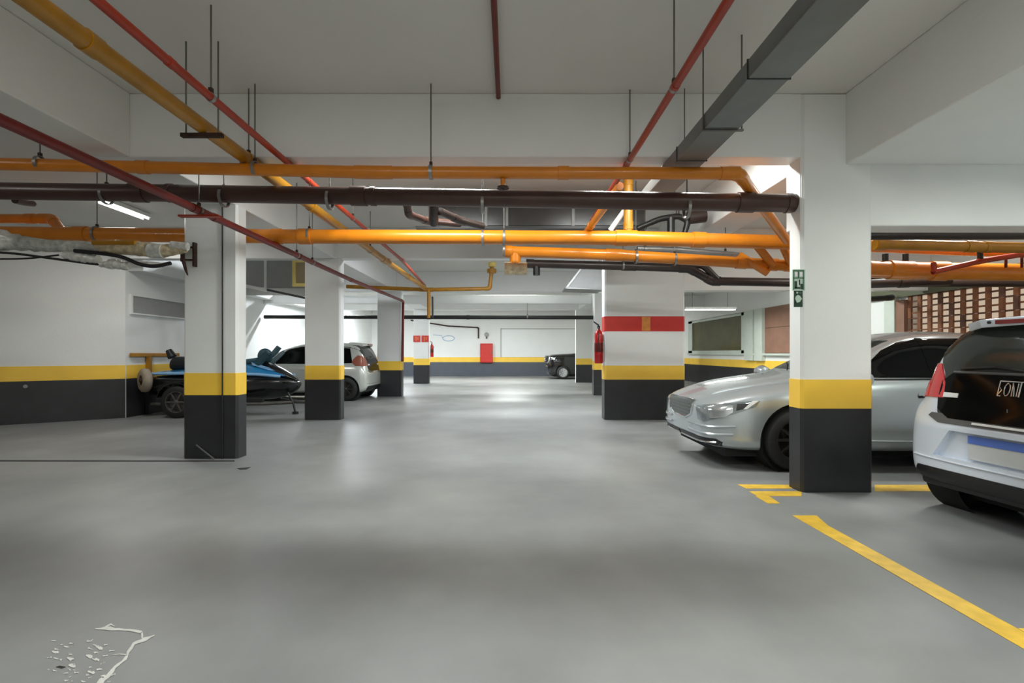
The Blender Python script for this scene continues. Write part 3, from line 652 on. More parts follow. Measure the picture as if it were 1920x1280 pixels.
def extinguisher(x, y, z, h, label):
    t = thing('fire_extinguisher', label, 'extinguisher', (x, y, z), 'fire extinguishers')
    r = h*.105
    MB().lathe([(0, 0), (r*.9, 0), (r, h*.03), (r, h*.68), (r*.85, h*.77), (r*.4, h*.83), (r*.3, h*.86), (0, h*.86)], (x, y, z), (0, 0, 1), 24).build('cylinder', 'red_gloss', t, True)
    MB().lathe([(r*1.01, h*.28), (r*1.02, h*.29), (r*1.02, h*.5), (r*1.01, h*.51)], (x, y, z), (0, 0, 1), 24).build('label_band', 'darkred', t, True)
    MB().lathe([(0, h*.86), (r*.32, h*.86), (r*.32, h*.93), (0, h*.94)], (x, y, z), (0, 0, 1), 14).build('valve', 'black_plastic', t, True)
    MB().extr([(x, y-.012, z+h*.92), (x-r*1.2, y-.012, z+h*1.02), (x-r*1.2, y-.012, z+h*1.05), (x+.01, y-.012, z+h*.96)], (0, .024, 0)).build('lever', 'black_plastic', t)
    MB().tube(fillet([(x, y, z+h*.9), (x-r*.3, y-r*1.2, z+h*.86), (x-r*.2, y-r*1.3, z+h*.5), (x, y-r*1.25, z+h*.3)], .08), .006, 8).build('hose', 'black_plastic', t, True)
    MB().box((x+r*.5, y-.02, z+h*.55), (x+r*1.25, y+.02, z+h*.72)).build('wall_hook', 'steel', t)
    return t
extinguisher(1.665, 9.66, EYE-20/99, .76, 'red fire extinguisher on the left side of the wide red banded pillar')
extinguisher(-3.18, 20.75, EYE-8/46, .62, 'red fire extinguisher on the right side of the farthest left pillar')

# ------------------------------------------------------------------ pipes beyond the opening at right
pipe('drain_pipe', 'dark brown pipe tight under the header in the opening at right', [(3.1, 5.1, 2.435), (XR, 5.05, 2.44)], .065, 'dark', [(0, .45)])
pipe('sprinkler_pipe', 'ochre pipe below the dark one in the opening at right', [at(1640, 458, 5.6), at(1850, 463, 5.6), at(1990, 466, 5.5), (XR, 5.5, 2.35)], .058, 'orange_yellow', [(0, .05), (0, .85)], bend=.03)
pb = [at(1752, 509, 5.75), at(1840, 489, 5.75), at(1960, 470, 5.75), (XR, 5.75, 2.5)]
tE = pipe('sprinkler_branch', 'thin red pipe rising to the right above the thick orange one', pb, .030, 'red', [(0, .02), (0, .97)], 'red pipes', bend=.03, seg=12)
MB().tube([at(1752, 509, 5.75), at(1750, 492, 5.75)], .028, 10).build('elbow', 'red', tE, True)
MB().tube([at(1838, 487, 5.75), at(1837, 466, 5.75)], .028, 10).build('rubber_clamp', 'black_plastic', tE, True)
for px in (1886, 1916): MB().tube([at(px, 482, 5.77), at(px, 500, 5.9)], .015, 8).build('stay', 'darkred', tE, True)
tO = pipe('sprinkler_main', 'thick orange pipe seen through the opening at right', [at(1500, 500, 6.05), at(1700, 507, 6.05), at(2000, 512, 6.0), (XR-.02, 6.0, 2.15)], .10, 'orange', [(0, .55), (0, .9), (1, .2)], 'orange cross pipes', bend=.05)
for px in (1660, 1698):
    MB().tube([at(px, 489, 6.05), at(px, 476, 6.05)], .032, 12).build('pipe_cap', 'black_plastic', tO, True)
pipe('drain_pipe', 'dark pipe under the thick orange pipe in the opening at right', [at(1500, 535, 6.9), at(1780, 525, 6.7)], .07, 'dark', [(0, .7)])
pipe('drain_pipe', 'black pipe ahead of the brick lattice', [at(1600, 562, 9.3), at(1672, 558, 9.5), (XR-.15, 10.35, at(1692, 555, 10.3).z)], .05, 'blackpipe')

# ------------------------------------------------------------------ floor markings
def flat(name, poly, m, label, cat, group=None, h=.002):
    return tag(MB().extr([(p.x, p.y, .0005) for p in poly], (0, 0, h)).build(name, m), label, cat, group)
g = 'yellow parking lines'
xa = 2.62
flat('parking_line', [Vector((2.165, 3.93, 0)), Vector((2.35, 3.93, 0)), Vector((2.295, 3.70, 0)), Vector((2.295, 1.2, 0)), Vector((2.165, 1.2, 0))][::-1], 'line', 'long yellow line running towards the viewer at right', 'line', g)
flat('parking_line', [Vector((2.30, 2.32, 0)), Vector((5.5, 2.32, 0)), Vector((5.5, 2.19, 0)), Vector((2.30, 2.19, 0))][::-1], 'line', 'yellow line joining the long line at the right edge', 'line', g)
flat('parking_line', [fl(1640, 909), fl(1760, 909), fl(1760, 921), fl(1640, 921)], 'line', 'yellow line right of the thick pillar foot', 'line', g)
flat('parking_line', [fl(1404, 921), fl(1503, 921), fl(1503, 930), fl(1420, 930)], 'line', 'yellow line left of the thick pillar foot', 'line', g)
flat('parking_line', [fl(1382, 908), fl(1480, 909), fl(1486, 916), fl(1400, 916)], 'line', 'faded yellow line just behind the one at the thick pillar foot', 'line', g)
flat('parking_line', [fl(1416, 930), fl(1442, 930), fl(1463, 944), fl(1440, 944)], 'line', 'short stub of yellow line slanting in front of the thick pillar', 'line', g)
flat('floor_joint', [fl(-400, 862), fl(345, 863), fl(440, 863), fl(440, 865), fl(345, 865.5), fl(-400, 864.5)], 'crack', 'straight dark joint across the floor to the nearest left pillar', 'joint')
flat('floor_chip', [fl(444, 877.5), fl(470, 876), fl(462, 880), fl(450, 880.5)], 'crack', 'small dark chip in the floor near the nearest left pillar', 'chip')
flat('floor_chip', [fl(105, 1250.5), fl(112, 1248.5), fl(123, 1250.5), fl(116, 1253)], 'crack', 'small dark chip within the white scuffs', 'chip')
# chipped white paint: ragged strokes
def stroke(mb, pts, ws):
    L_, R_ = [], []
    P_ = []
    for i in range(len(pts)-1):
        a, b = Vector(pts[i]), Vector(pts[i+1]); n = max(2, int((b-a).length/7))
        for j in range(n): P_.append((a.lerp(b, j/n), ws[i]+(ws[i+1]-ws[i])*j/n))
    P_.append((Vector(pts[-1]), ws[-1]))
    for i, (p, wd) in enumerate(P_):
        d = (P_[min(i+1, len(P_)-1)][0]-P_[max(i-1, 0)][0]).normalized(); n = Vector((-d.y, d.x))
        L_.append(p+n*wd*random.uniform(.4, 1.2)+Vector((random.uniform(-1, 1), random.uniform(-.7, .7)))); R_.append(p-n*wd*random.uniform(.4, 1.2)+Vector((random.uniform(-1, 1), random.uniform(-.7, .7))))
    vs = []; fs = []
    for a, b in zip(L_, R_):
        vs += [fl(a.x, a.y, .002), fl(b.x, b.y, .002)]
    for i in range(len(L_)-1): fs.append((2*i, 2*i+1, 2*i+3, 2*i+2))
    mb.add(vs, fs)
mb = MB()
stroke(mb, [(178, 1178), (197, 1177), (215, 1179), (240, 1180), (266, 1184)], [.6, 3.5, 3, 3, 2])
stroke(mb, [(290, 1190), (272, 1197), (252, 1207), (240, 1222), (236, 1234), (215, 1250), (200, 1268), (184, 1282)], [1, 4, 3.5, 3, 3, 3, 4, 6])
stroke(mb, [(266, 1184), (267, 1196)], [2, 2])
stroke(mb, [(198, 1174), (208, 1170), (216, 1173)], [1, 2, 1])
stroke(mb, [(208, 1227), (225, 1226), (238, 1227)], [.5, 1, 1])
for i in range(46):
    x, y = random.uniform(85, 215), random.uniform(1200, 1278)
    if x < 150 and y > 1262 and random.random() < .4: continue
    l = random.uniform(2, 10); stroke(mb, [(x, y), (x+l, y+random.uniform(-3, 3))], [random.uniform(.4, 2.2), random.uniform(.3, 1.5)])
for (x, y) in ((168, 1230), (180, 1236), (186, 1214), (172, 1260), (135, 1248), (133, 1234), (104, 1222)):
    stroke(mb, [(x-7, y-2), (x, y), (x+6, y+1)], [1, 4, 2])
o = mb.build('paint_scuff', 'chip'); tag(o, 'ragged white scuffs of chipped paint on the floor at lower left', 'scuff', kind='stuff')

# ------------------------------------------------------------------ cars
def section(x, wd, zb, zs, zt, wrf):
    h = zs-zb; gh = zt-zs; g = max(0, min(1, (gh-.09)/.16))
    hood = [(.90, .30), (.80, .55), (.63, .78), (.36, .95)]
    W = .945*wd
    house = [(W*.955, .07), (wrf+(W*.955-wrf)*.42, .56), (wrf, .87), (wrf*.66, .985)]
    p = [(0, zb), (.70*wd, zb), (.95*wd, zb+.02), (1.0*wd, zb+.22*h), (1.005*wd, zb+.55*h), (.985*wd, zb+.88*h), (W, zs)]
    for (a, b), (c, d) in zip(hood, house):
        p.append(((a*W)*(1-g)+c*g, zs+gh*(b*(1-g)+d*g)))
    p.append((0, zt))
    return [(x, y, z) for y, z in p]
def loft_body(st, cuts, boxes=()):
    """closed body shell from stations, wheel arches and recesses cut out; returns (mesh, bvh)"""
    vs, fs = [], []
    secs = [section(*q) for q in st]; n = len(secs[0]); ring = 2*n-2
    for s_ in secs:
        for (x, y, z) in s_: vs.append((x, -y, z))
        for (x, y, z) in s_[-2:0:-1]: vs.append((x, y, z))
    for i in range(len(secs)-1):
        for k in range(ring):
            k2 = (k+1) % ring; fs.append((i*ring+k, i*ring+k2, (i+1)*ring+k2, (i+1)*ring+k))
    for base in (0, (len(secs)-1)*ring):
        c = len(vs); m_ = [vs[base+k] for k in range(ring)]
        # quad strips across the end cap
        for k in range(n-1):
            a, b = base+k, base+k+1; c2 = base+(ring-k) % ring; d2 = base+(ring-k-1) % ring
            q = []
            for v in (a, b, d2, c2):
                if v not in q: q.append(v)
            if len(q) > 2: fs.append(tuple(q))
    me = bpy.data.meshes.new('body_tmp'); me.from_pydata(vs, [], fs)
    bm = bmesh.new(); bm.from_mesh(me); bmesh.ops.remove_doubles(bm, verts=bm.verts, dist=1e-5); bmesh.ops.recalc_face_normals(bm, faces=bm.faces); bm.to_mesh(me); bm.free()
    o = bpy.data.objects.new('body_tmp', me); C.objects.link(o)
    sub = o.modifiers.new('s', 'SUBSURF'); sub.levels = 2; sub.render_levels = 2
    tmp = [o]
    dg = bpy.context.evaluated_depsgraph_get()
    plain = bpy.data.meshes.new_from_object(o.evaluated_get(dg))
    bvh = BVHTree.FromPolygons([v.co.copy() for v in plain.vertices], [tuple(p.vertices) for p in plain.polygons])
    for mbx in cuts:
        co = mbx.build('cut_tmp', 'rim_dark'); tmp.append(co)
        b = o.modifiers.new('b', 'BOOLEAN'); b.operation = 'DIFFERENCE'; b.object = co; b.solver = 'EXACT'
    dg = bpy.context.evaluated_depsgraph_get()
    res = bpy.data.meshes.new_from_object(o.evaluated_get(dg))
    for t_ in tmp:
        me_ = t_.data; bpy.data.objects.remove(t_); bpy.data.meshes.remove(me_)
    bpy.data.meshes.remove(plain)
    return res, bvh
def patch(bvh, pts, d, name, m, parent, off=.004, th=.006, n=14, mcol=10):
    """panel whose outline (3D points) is dropped along d on to the body, lying off it by off"""
    d = Vector(d).normalized(); vz = Vector((0, 0, 1))
    if abs(d.z) > .9: vz = Vector((1, 0, 0))
    u = d.cross(vz).normalized(); v = u.cross(d).normalized()
    P = [(Vector(p).dot(u), Vector(p).dot(v)) for p in pts]; base = Vector(pts[0]).dot(d)
    vmin, vmax = min(q[1] for q in P), max(q[1] for q in P)
    rows = sorted(set([vmin+(vmax-vmin)*(i/n) for i in range(n+1)]+[q[1] for q in P]))
    rows = [r for i, r in enumerate(rows) if i == 0 or r-rows[i-1] > 1e-4]
    outer, ok = [], []
    for r in rows:
        rr = min(max(r, vmin+1e-5), vmax-1e-5); xs = []
        for i in range(len(P)):
            (a0, b0), (a1, b1) = P[i], P[(i+1) % len(P)]
            if (b0-rr)*(b1-rr) <= 0 and abs(b1-b0) > 1e-9: xs.append(a0+(a1-a0)*(rr-b0)/(b1-b0))
        lo, hi = min(xs), max(xs)
        for j in range(mcol+1):
            a = lo+(hi-lo)*j/mcol; o_ = u*a+v*rr+d*(base-4)
            hit, nrm, _, _ = bvh.ray_cast(o_, d)
            if hit is None:
                q0 = u*a+v*rr+d*base; hit, nrm, _, _ = bvh.find_nearest(q0)
            if nrm.dot(d) > 0: nrm = -nrm
            outer.append((hit, nrm))
    R, K = len(rows), mcol+1
    vs = [h+nn*(off+0) for h, nn in outer]+[h+nn*(off-th) for h, nn in outer]; N = R*K; fs = []
    for i in range(R-1):
        for j in range(K-1):
            a = i*K+j; fs.append((a, a+1, a+K+1, a+K)); fs.append((N+a, N+a+K, N+a+K+1, N+a+1))
    for i in range(R-1):
        for j in (0, K-1):
            a = i*K+j; fs.append((a, a+K, N+a+K, N+a))
    for j in range(K-1):
        for i in (0, R-1):
            a = i*K+j; fs.append((a, a+1, N+a+1, N+a))
    return MB().add(vs, fs).build(name, m, parent, True)
def mir(pts): return [(p[0], -p[1], p[2]) for p in pts]
def ribbon(bvh, pts, d, wdt, name, m, parent, off=.002):
    out = [Vector(p) for p in pts]; d = Vector(d).normalized(); mbx = MB(); path = []
    for i in range(len(out)-1):
        for j in range(6): path.append(out[i].lerp(out[i+1], j/6))
    path.append(out[-1]); pp = []
    for q in path:
        hit, nrm, _, _ = bvh.ray_cast(q-d*4, d)
        if hit is None: continue
        if nrm.dot(d) > 0: nrm = -nrm
        pp.append(hit+nrm*off)
    if len(pp) < 2: return None
    return mbx.tube(pp, wdt, 6).build(name, m, parent, True)
def wheel(parent, x, y, r, wid, side, rimm='rim', spokes=10):
    """side -1: outer face towards -y"""
    ax = (0, side, 0); c = (x, y, r)
    wh = MB().lathe([(r*.66, -wid/2), (r*.90, -wid/2), (r*.98, -wid*.36), (r, -wid*.2), (r, wid*.2), (r*.98, wid*.36), (r*.90, wid/2), (r*.66, wid/2), (r*.64, 0)], c, ax, 36, True).build('wheel', 'rubber', parent, True)
    h = wid/2
    MB().lathe([(r*.66, h*.75), (r*.67, h*.98), (r*.62, h*.98), (r*.60, h*.5), (r*.6, -h*.2), (0, -h*.2)], c, ax, 32).build('rim', rimm, wh, True)
    cv = Vector(c)+Vector(ax)*h*.75; a_ = Vector(ax)
    MB().lathe([(0, .02), (r*.10, .018), (r*.15, .0), (r*.15, -.03)], cv, ax, 18).build('hub', rimm, wh, True)
    sp = MB()
    for k in range(spokes):
        an = 2*PI*k/spokes; dr = Vector((math.cos(an), 0, math.sin(an))); tn = Vector((-math.sin(an), 0, math.cos(an)))
        q = [cv+dr*r*.12-tn*r*.05, cv+dr*r*.12+tn*r*.05, cv+dr*r*.63+tn*r*.035, cv+dr*r*.63-tn*r*.035]
        sp.extr([p_-a_*.012 for p_ in q], a_*.024)
    sp.build('spokes', rimm, wh)
    return wh
def arch(x, r, wd): return [MB().lathe([(r, -.34), (r, .2), (0, .2), (0, -.34)][::-1]+[(r, -.34)], (x, sg_*(wd-.0), r*.88), (0, sg_, 0), 36, False) for sg_ in (-1, 1)]
def cyl(x, z, r, y0, y1):
    return MB().tube([(x, y0, z), (x, y1, z)], r, 40)
def finish_body(me, root, m, name='body'):
    me.materials.clear(); me.materials.append(M[m])
    for p in me.polygons: p.use_smooth = True; p.material_index = 0
    try: me.set_sharp_from_angle(angle=math.radians(38))
    except Exception: pass
    me.name = name
    o = bpy.data.objects.new(name, me); C.objects.link(o); o.parent = root; return o

# --- silver sedan, nose at x=0, near side y<0
def silver_sedan():
    t = thing('sedan_car', 'silver sedan parked behind the thick striped pillar', 'car')
    st = [(0.0, .58, .30, .63, .69, .4), (.05, .70, .25, .67, .735, .5), (.16, .80, .21, .71, .785, .55), (.36, .875, .19, .765, .855, .6),
          (.62, .915, .18, .82, .915, .62), (.95, .93, .18, .865, .965, .64), (1.28, .93, .18, .905, 1.01, .66), (1.42, .93, .18, .925, 1.06, .68),
          (1.80, .93, .18, .945, 1.26, .645), (2.15, .93, .18, .955, 1.44, .645), (2.55, .93, .18, .965, 1.51, .645), (3.05, .93, .18, .975, 1.51, .58),
          (3.45, .93, .18, .985, 1.425, .645), (3.85, .925, .19, 1.0, 1.28, .58), (4.12, .915, .21, 1.01, 1.14, .6), (4.36, .89, .25, 1.0, 1.08, .58),
          (4.56, .84, .3, .97, 1.04, .55), (4.64, .74, .38, .9, .97, .5)]
    fx, rx, rw = .93, 3.71, .335
    cuts = [cyl(x, rw, .385, y0, y1) for x in (fx, rx) for y0, y1 in ((-1.1, -.60), (.60, 1.1))]
    cuts.append(MB().extr([(-.3, -.62, .245), (-.3, .62, .245), (-.3, .60, .325), (-.3, -.60, .325)], (.37, 0, 0)))
    me, bvh = loft_body(st, cuts)
    body = finish_body(me, t, 'silver')
    for sgn in (-1, 1):
        f = (lambda q: q) if sgn < 0 else mir
        fd = (.80, -sgn*.6, 0)
        # headlamp
        hl = f([(.05, -.47, .655), (.06, -.52, .515), (.10, -.62, .50), (.30, -.84, .60), (.48, -.90, .68), (.52, -.90, .745), (.30, -.85, .725), (.12, -.66, .69)])
        h = patch(bvh, hl, fd, 'headlamp', 'lamp_clear', t, .005, .008)
        patch(bvh, f([(.12, -.66, .665), (.14, -.68, .545), (.24, -.79, .565), (.29, -.83, .62), (.28, -.83, .69), (.2, -.76, .69)]), fd, 'reflector', 'lamp_bulb', h, .011, .006)
        patch(bvh, f([(.31, -.845, .705), (.31, -.845, .635), (.40, -.885, .665), (.45, -.895, .72)]), fd, 'dark_corner', 'black_plastic', h, .011, .006)
        patch(bvh, f([(.43, -.895, .735), (.36, -.875, .655), (.39, -.885, .655), (.50, -.90, .74)]), fd, 'side_marker', 'white_plastic', h, .013, .006)
        # side windows
        patch(bvh, f([(1.58, -.9, .975), (1.98, -.9, 1.27), (2.20, -.9, 1.37), (2.40, -.9, 1.40), (2.40, -.9, .985)]), (0, -sgn, 0), 'front_window', 'glass', t, .004, .007, 16)
        patch(bvh, f([(2.425, -.9, .985), (2.425, -.9, 1.403), (2.85, -.9, 1.405), (3.20, -.9, 1.37), (3.36, -.9, 1.31), (3.42, -.9, 1.0)]), (0, -sgn, 0), 'rear_window', 'glass', t, .004, .007, 16)
        patch(bvh, f([(2.38, -.9, .98), (2.38, -.9, 1.405), (2.445, -.9, 1.407), (2.445, -.9, .98)]), (0, -sgn, 0), 'door_pillar', 'glass', t, .007, .006, 12, 4)
        patch(bvh, f([(3.46, -.9, 1.01), (3.41, -.9, 1.29), (3.72, -.9, 1.15), (3.80, -.9, 1.03)]), (0, -sgn, 0), 'quarter_window', 'glass', t, .004, .007)
        ribbon(bvh, f([(1.52, -.9, .962), (2.4, -.9, .972), (3.4, -.9, .99), (3.85, -.9, 1.02)]), (0, -sgn, 0), .012, 'belt_moulding', 'black_plastic', t)
        for xs in ((1.38, 1.36, 1.40), (2.41, 2.40, 2.44), (3.40, 3.42, 3.28)):
            ribbon(bvh, f([(xs[0], -.9, .28), (xs[1], -.9, .6), (xs[2], -.9, .93)]), (0, -sgn, 0), .004, 'door_seam', 'black_plastic', t, .0)
        for hx in (2.18, 3.15):
            patch(bvh, f([(hx, -.9, .825), (hx+.2, -.9, .83), (hx+.2, -.9, .805), (hx, -.9, .80)]), (0, -sgn, 0), 'door_handle', 'silver', t, .028, .022, 4, 6)
            patch(bvh, f([(hx-.01, -.9, .80), (hx+.2, -.9, .803), (hx+.19, -.9, .78), (hx, -.9, .775)]), (0, -sgn, 0), 'handle_recess', 'black_plastic', t, .003, .004, 4, 6)
        ribbon(bvh, f([(1.35, -.9, .335), (2.2, -.9, .325), (3.25, -.9, .335)]), (0, -sgn, 0), .014, 'sill_crease', 'silver', t, .004)
        # mirror
        q = f([(1.50, -1.02, .98)])[0]
        mi = MB().lathe([(0, -.13), (.07, -.11), (.095, 0), (.07, .10), (0, .12)], q, (0, 1, 0), 16).build('wing_mirror', 'silver', t, True)
        MB().tube([(1.50, q[1]*.98, .96), (1.49, q[1]*.86, .94)], .025, 8).build('mirror_stalk', 'black_plastic', mi)
        # hood crease and bumper creases
        ribbon(bvh, [(.22, sgn*.44, 1.3), (.6, sgn*.56, 1.3), (1.2, sgn*.63, 1.3)], (0, 0, -1), .016, 'hood_crease', 'silver', t, -.006)
        ribbon(bvh, f([(.02, -.3, .46), (.04, -.5, .455), (.14, -.72, .455), (.32, -.84, .47)]), fd, .014, 'bumper_crease', 'silver', t, .002)
        ribbon(bvh, f([(.02, -.3, .385), (.04, -.5, .38), (.14, -.72, .375), (.30, -.83, .385)]), fd, .017, 'bumper_crease', 'silver', t, .004)
        patch(bvh, f([(.05, -.02, .335), (.05, -.5, .335), (.16, -.76, .33), (.22, -.79, .295), (.16, -.76, .25), (.06, -.55, .235), (.05, -.02, .235)]), (1, 0, 0), 'lower_intake', 'black_plastic', t, .003, .005, 6, 16)
        ribbon(bvh, f([(.03, -.02, .285), (.04, -.5, .28), (.15, -.75, .29)]), (.95, -sgn*.3, 0), .010, 'intake_bar', 'chrome', t, .006)
        wheel(t, fx, sgn*.80, rw, .225, sgn, 'rim', 10); wheel(t, rx, sgn*.80, rw, .225, sgn, 'rim', 10)
        for x in (fx, rx):
            MB().lathe([(.384, -.2), (.384, .10), (0, -.2)], (x, sgn*.78, rw), (0, sgn, 0), 36).build('wheel_well', 'rim_dark', t, True)
        patch(bvh, f([(4.6, -.5, .95), (4.6, -.5, .78), (4.35, -.9, .80), (4.30, -.9, .93)]), (-.8, -sgn*.6, 0), 'tail_lamp', 'tail_red', t)
    gr = patch(bvh, [(0, -.42, .70), (0, -.36, .555), (0, -.2, .50), (0, .2, .50), (0, .36, .555), (0, .42, .70)], (1, 0, 0), 'grille', 'grille', t, .004, .006)
    ribbon(bvh, [(0, .43, .705), (0, .2, .712), (0, -.2, .712), (0, -.43, .705), (0, -.37, .55), (0, -.2, .495), (0, .2, .495), (0, .37, .55), (0, .43, .705)], (1, 0, 0), .011, 'grille_frame', 'chrome', gr, .004)
    for z in (.54, .58, .62, .66):
        ribbon(bvh, [(0, -.33, z), (0, .33, z)], (1, 0, 0), .005, 'grille_bar', 'grey_trim', gr, .006)
    patch(bvh, [(1.5, -.60, 1.05), (1.5, -.52, 1.385), (1.5, .52, 1.385), (1.5, .60, 1.05)], (1, 0, 0), 'windscreen', 'glass_grey', t, .004, .007)
    patch(bvh, [(4, -.58, 1.10), (4, -.50, 1.38), (4, .50, 1.38), (4, .58, 1.10)], (-1, 0, 0), 'rear_screen', 'glass', t, .004, .007)
    MB().box((.25, -.72, .13), (4.4, .72, .22)).build('underbody', 'rim_dark', t)
    for y in (-.42, .1):
        MB().tube([(1.36, y, 1.045), (1.52, y+.30, 1.125)], .008, 6).build('wiper', 'black_plastic', t)
    return t
car1 = silver_sedan(); car1.location = (2.07, 6.25, 0)

# --- white hatchback, tail at x=0, left flank at y>0
def hatch(paint, label, tailm, far=False):
    t = thing('hatchback_car', label, 'car')
    st = [(0.0, .64, .34, .66, .71, .5), (.03, .74, .28, .72, .78, .55), (.08, .80, .25, .80, .96, .60), (.14, .83, .22, .86, 1.17, .64),
          (.21, .845, .20, .90, 1.36, .63), (.29, .85, .19, .92, 1.475, .61), (.42, .85, .19, .92, 1.505, .60), (.60, .85, .19, .925, 1.515, .60), (1.0, .855, .19, .925, 1.54, .60), (1.6, .855, .19, .92, 1.54, .60),
          (2.1, .855, .19, .915, 1.45, .57), (2.5, .855, .19, .90, 1.27, .6), (2.85, .85, .19, .88, 1.05, .64), (3.0, .845, .19, .865, .985, .65),
          (3.35, .83, .19, .82, .93, .62), (3.65, .79, .21, .75, .86, .58), (3.82, .70, .25, .68, .77, .5), (3.90, .56, .32, .58, .66, .4)]
    rx, fx, rw = .56, 3.08, .31
    cuts = [cyl(x, rw, .36, y0, y1) for x in (fx, rx) for y0, y1 in ((-1.1, -.55), (.55, 1.1))]
    if not far:
        cuts.append(MB().extr([(-.2, -.54, .47), (-.2, .54, .47), (-.2, .40, .675), (-.2, -.40, .675)], (.25, 0, 0)))
    me, bvh = loft_body(st, cuts)
    finish_body(me, t, paint)
    back = (1, 0, 0)
    hs_ = [(.45,.745),(.50,.77),(.53,.80),(.55,.87),(.545,.902),(.505,.908),(.515,1.0),(.55,1.10),(.60,1.17),(.635,1.25),(.625,1.34),(.585,1.44)]
    tg = patch(bvh, [(0, -a, b) for a, b in hs_]+[(0, a, b) for a, b in hs_[::-1]], back, 'rear_screen', 'glass_grey', t, .006, .008, 24, 24)
    patch(bvh, [(0, -.42, .76), (0, .42, .76), (0, .53, .82), (0, .55, .90), (0, .55, 1.03), (0, .47, 1.095), (0, -.47, 1.095), (0, -.55, 1.03), (0, -.55, .90), (0, -.53, .82)], back, 'tailgate_panel', 'glass', tg, .012, .006, 14, 20)
    ribbon(bvh, [(0, -.06, 1.10), (0, .46, 1.10)], back, .010, 'panel_lip', 'grey_trim', tg, .012)
    patch(bvh, [(0, -.5, .722), (0, .5, .722), (0, .60, .765), (0, .575, .79), (0, .50, .745), (0, -.50, .745), (0, -.575, .79), (0, -.60, .765)], back, 'tailgate_edge_shade', 'grey_trim', t, .008, .006, 6, 24)  # grey strip standing in for the soft shadow along the tailgate foot
    patch(bvh, [(0, -.22, .735), (0, .22, .735), (0, .22, .75), (0, -.22, .75)], back, 'boot_handle', 'white_plastic', t, .016, .01, 3, 8)
    # lower black valance
    patch(bvh, [(0, -.72, .32), (0, -.66, .25), (0, .66, .25), (0, .72, .32), (0, .68, .375), (0, .3, .365), (0, -.3, .365), (0, -.68, .375)], back, 'rear_valance', 'black_plastic', t, .006, .012, 8, 24)
    MB().box((.06, -.70, .22), (.30, .70, .30)).build('valance_underside', 'black_plastic', t, bevel=.03)
    # bumper crease
    ribbon(bvh, [(0, -.72, .452), (0, -.6, .445), (0, -.3, .44), (0, .3, .44), (0, .6, .445), (0, .72, .452)], back, .008, 'bumper_crease', paint, t, .003)
    for sgn in (-1, 1):
        f = (lambda q: q) if sgn > 0 else mir
        cd = (.75, -sgn*.66, 0)
        tl = patch(bvh, f([(.06, .51, .905), (.12, .77, .89), (.28, .84, .91), (.33, .84, 1.00), (.30, .80, 1.08), (.27, .70, 1.18), (.17, .59, 1.16), (.09, .53, 1.02)]), cd, 'tail_lamp', tailm, t, .012, .012)
        if not far:
            patch(bvh, f([(.10, .66, .91), (.24, .835, .92), (.28, .835, .98), (.22, .76, 1.06), (.13, .66, .99)]), cd, 'lamp_lens', 'tail_pink', tl, .017, .006)
            patch(bvh, f([(.26, .835, .98), (.32, .84, 1.02), (.29, .80, 1.10), (.23, .785, 1.06)]), cd, 'lamp_lens', 'tail_white', tl, .018, .006)
        patch(bvh, f([(0, .38, .945), (0, .50, .945), (0, .50, .91), (0, .38, .912)]), back, 'lamp_strip', 'white_plastic', t, .02, .006, 4, 8)
        side = (0, -sgn, 0)
        patch(bvh, f([(.40, .8, .98), (.50, .8, 1.36), (1.05, .8, 1.41), (1.42, .8, 1.415), (1.42, .8, .955)]), side, 'rear_window', 'glass', t, .004, .007, 16)
        patch(bvh, f([(1.47, .8, .955), (1.47, .8, 1.415), (1.80, .8, 1.40), (2.12, .8, 1.335), (2.62, .8, .96)]), side, 'front_window', 'glass', t, .004, .007, 16)
        for xs in ((1.44, 1.44, 1.45), (2.55, 2.56, 2.6)):
            ribbon(bvh, f([(xs[0], .8, .28), (xs[1], .8, .6), (xs[2], .8, .93)]), side, .004, 'door_seam', 'black_plastic', t, .0)
        patch(bvh, f([(1.52, .8, .83), (1.70, .8, .83), (1.70, .8, .80), (1.52, .8, .80)]), side, 'door_handle', paint, t, .025, .02, 4, 6)
        q = f([(2.42, .95, .98)])[0]
        MB().lathe([(0, -.12), (.07, -.1), (.09, 0), (.06, .1), (0, .12)], q, (0, 1, 0), 16).build('wing_mirror', paint, t, True)
        patch(bvh, f([(3.8, .35, .70), (3.83, .35, .60), (3.6, .78, .62), (3.5, .80, .72)]), (-.75, -sgn*.66, 0), 'headlamp', 'lamp_clear', t)
        wheel(t, fx, sgn*.745, rw, .2, sgn, 'rim', 8); wheel(t, rx, sgn*.745, rw, .2, sgn, 'rim', 8)
        for x in (fx, rx): MB().lathe([(.359, -.2), (.359, .08), (0, -.2)], (x, sgn*.74, rw), (0, sgn, 0), 36).build('wheel_well', 'rim_dark', t, True)
    # spoiler, brake lamp, wiper
    sp = MB().add([(.215, -.455, 1.468), (.15, -.3, 1.488), (.135, 0, 1.496), (.15, .3, 1.488), (.215, .455, 1.468),
                   (.235, -.455, 1.408), (.165, -.3, 1.428), (.15, 0, 1.436), (.165, .3, 1.428), (.235, .455, 1.408),
                   (.62, -.52, 1.475), (.62, -.3, 1.528), (.62, 0, 1.545), (.62, .3, 1.528), (.62, .52, 1.475)],
                  [(0, 1, 6, 5), (1, 2, 7, 6), (2, 3, 8, 7), (3, 4, 9, 8), (0, 10, 11, 1), (1, 11, 12, 2), (2, 12, 13, 3), (3, 13, 14, 4),
                   (5, 6, 11, 10), (6, 7, 12, 11), (7, 8, 13, 12), (8, 9, 14, 13), (0, 5, 10), (4, 14, 9)]).build('spoiler', paint, t)
    bv = sp.modifiers.new('bevel', 'BEVEL'); bv.width = .008; bv.segments = 2
    MB().box((.132, -.17, 1.450), (.16, .17, 1.478)).build('brake_lamp', 'tail_brown' if far else 'darkred', sp)
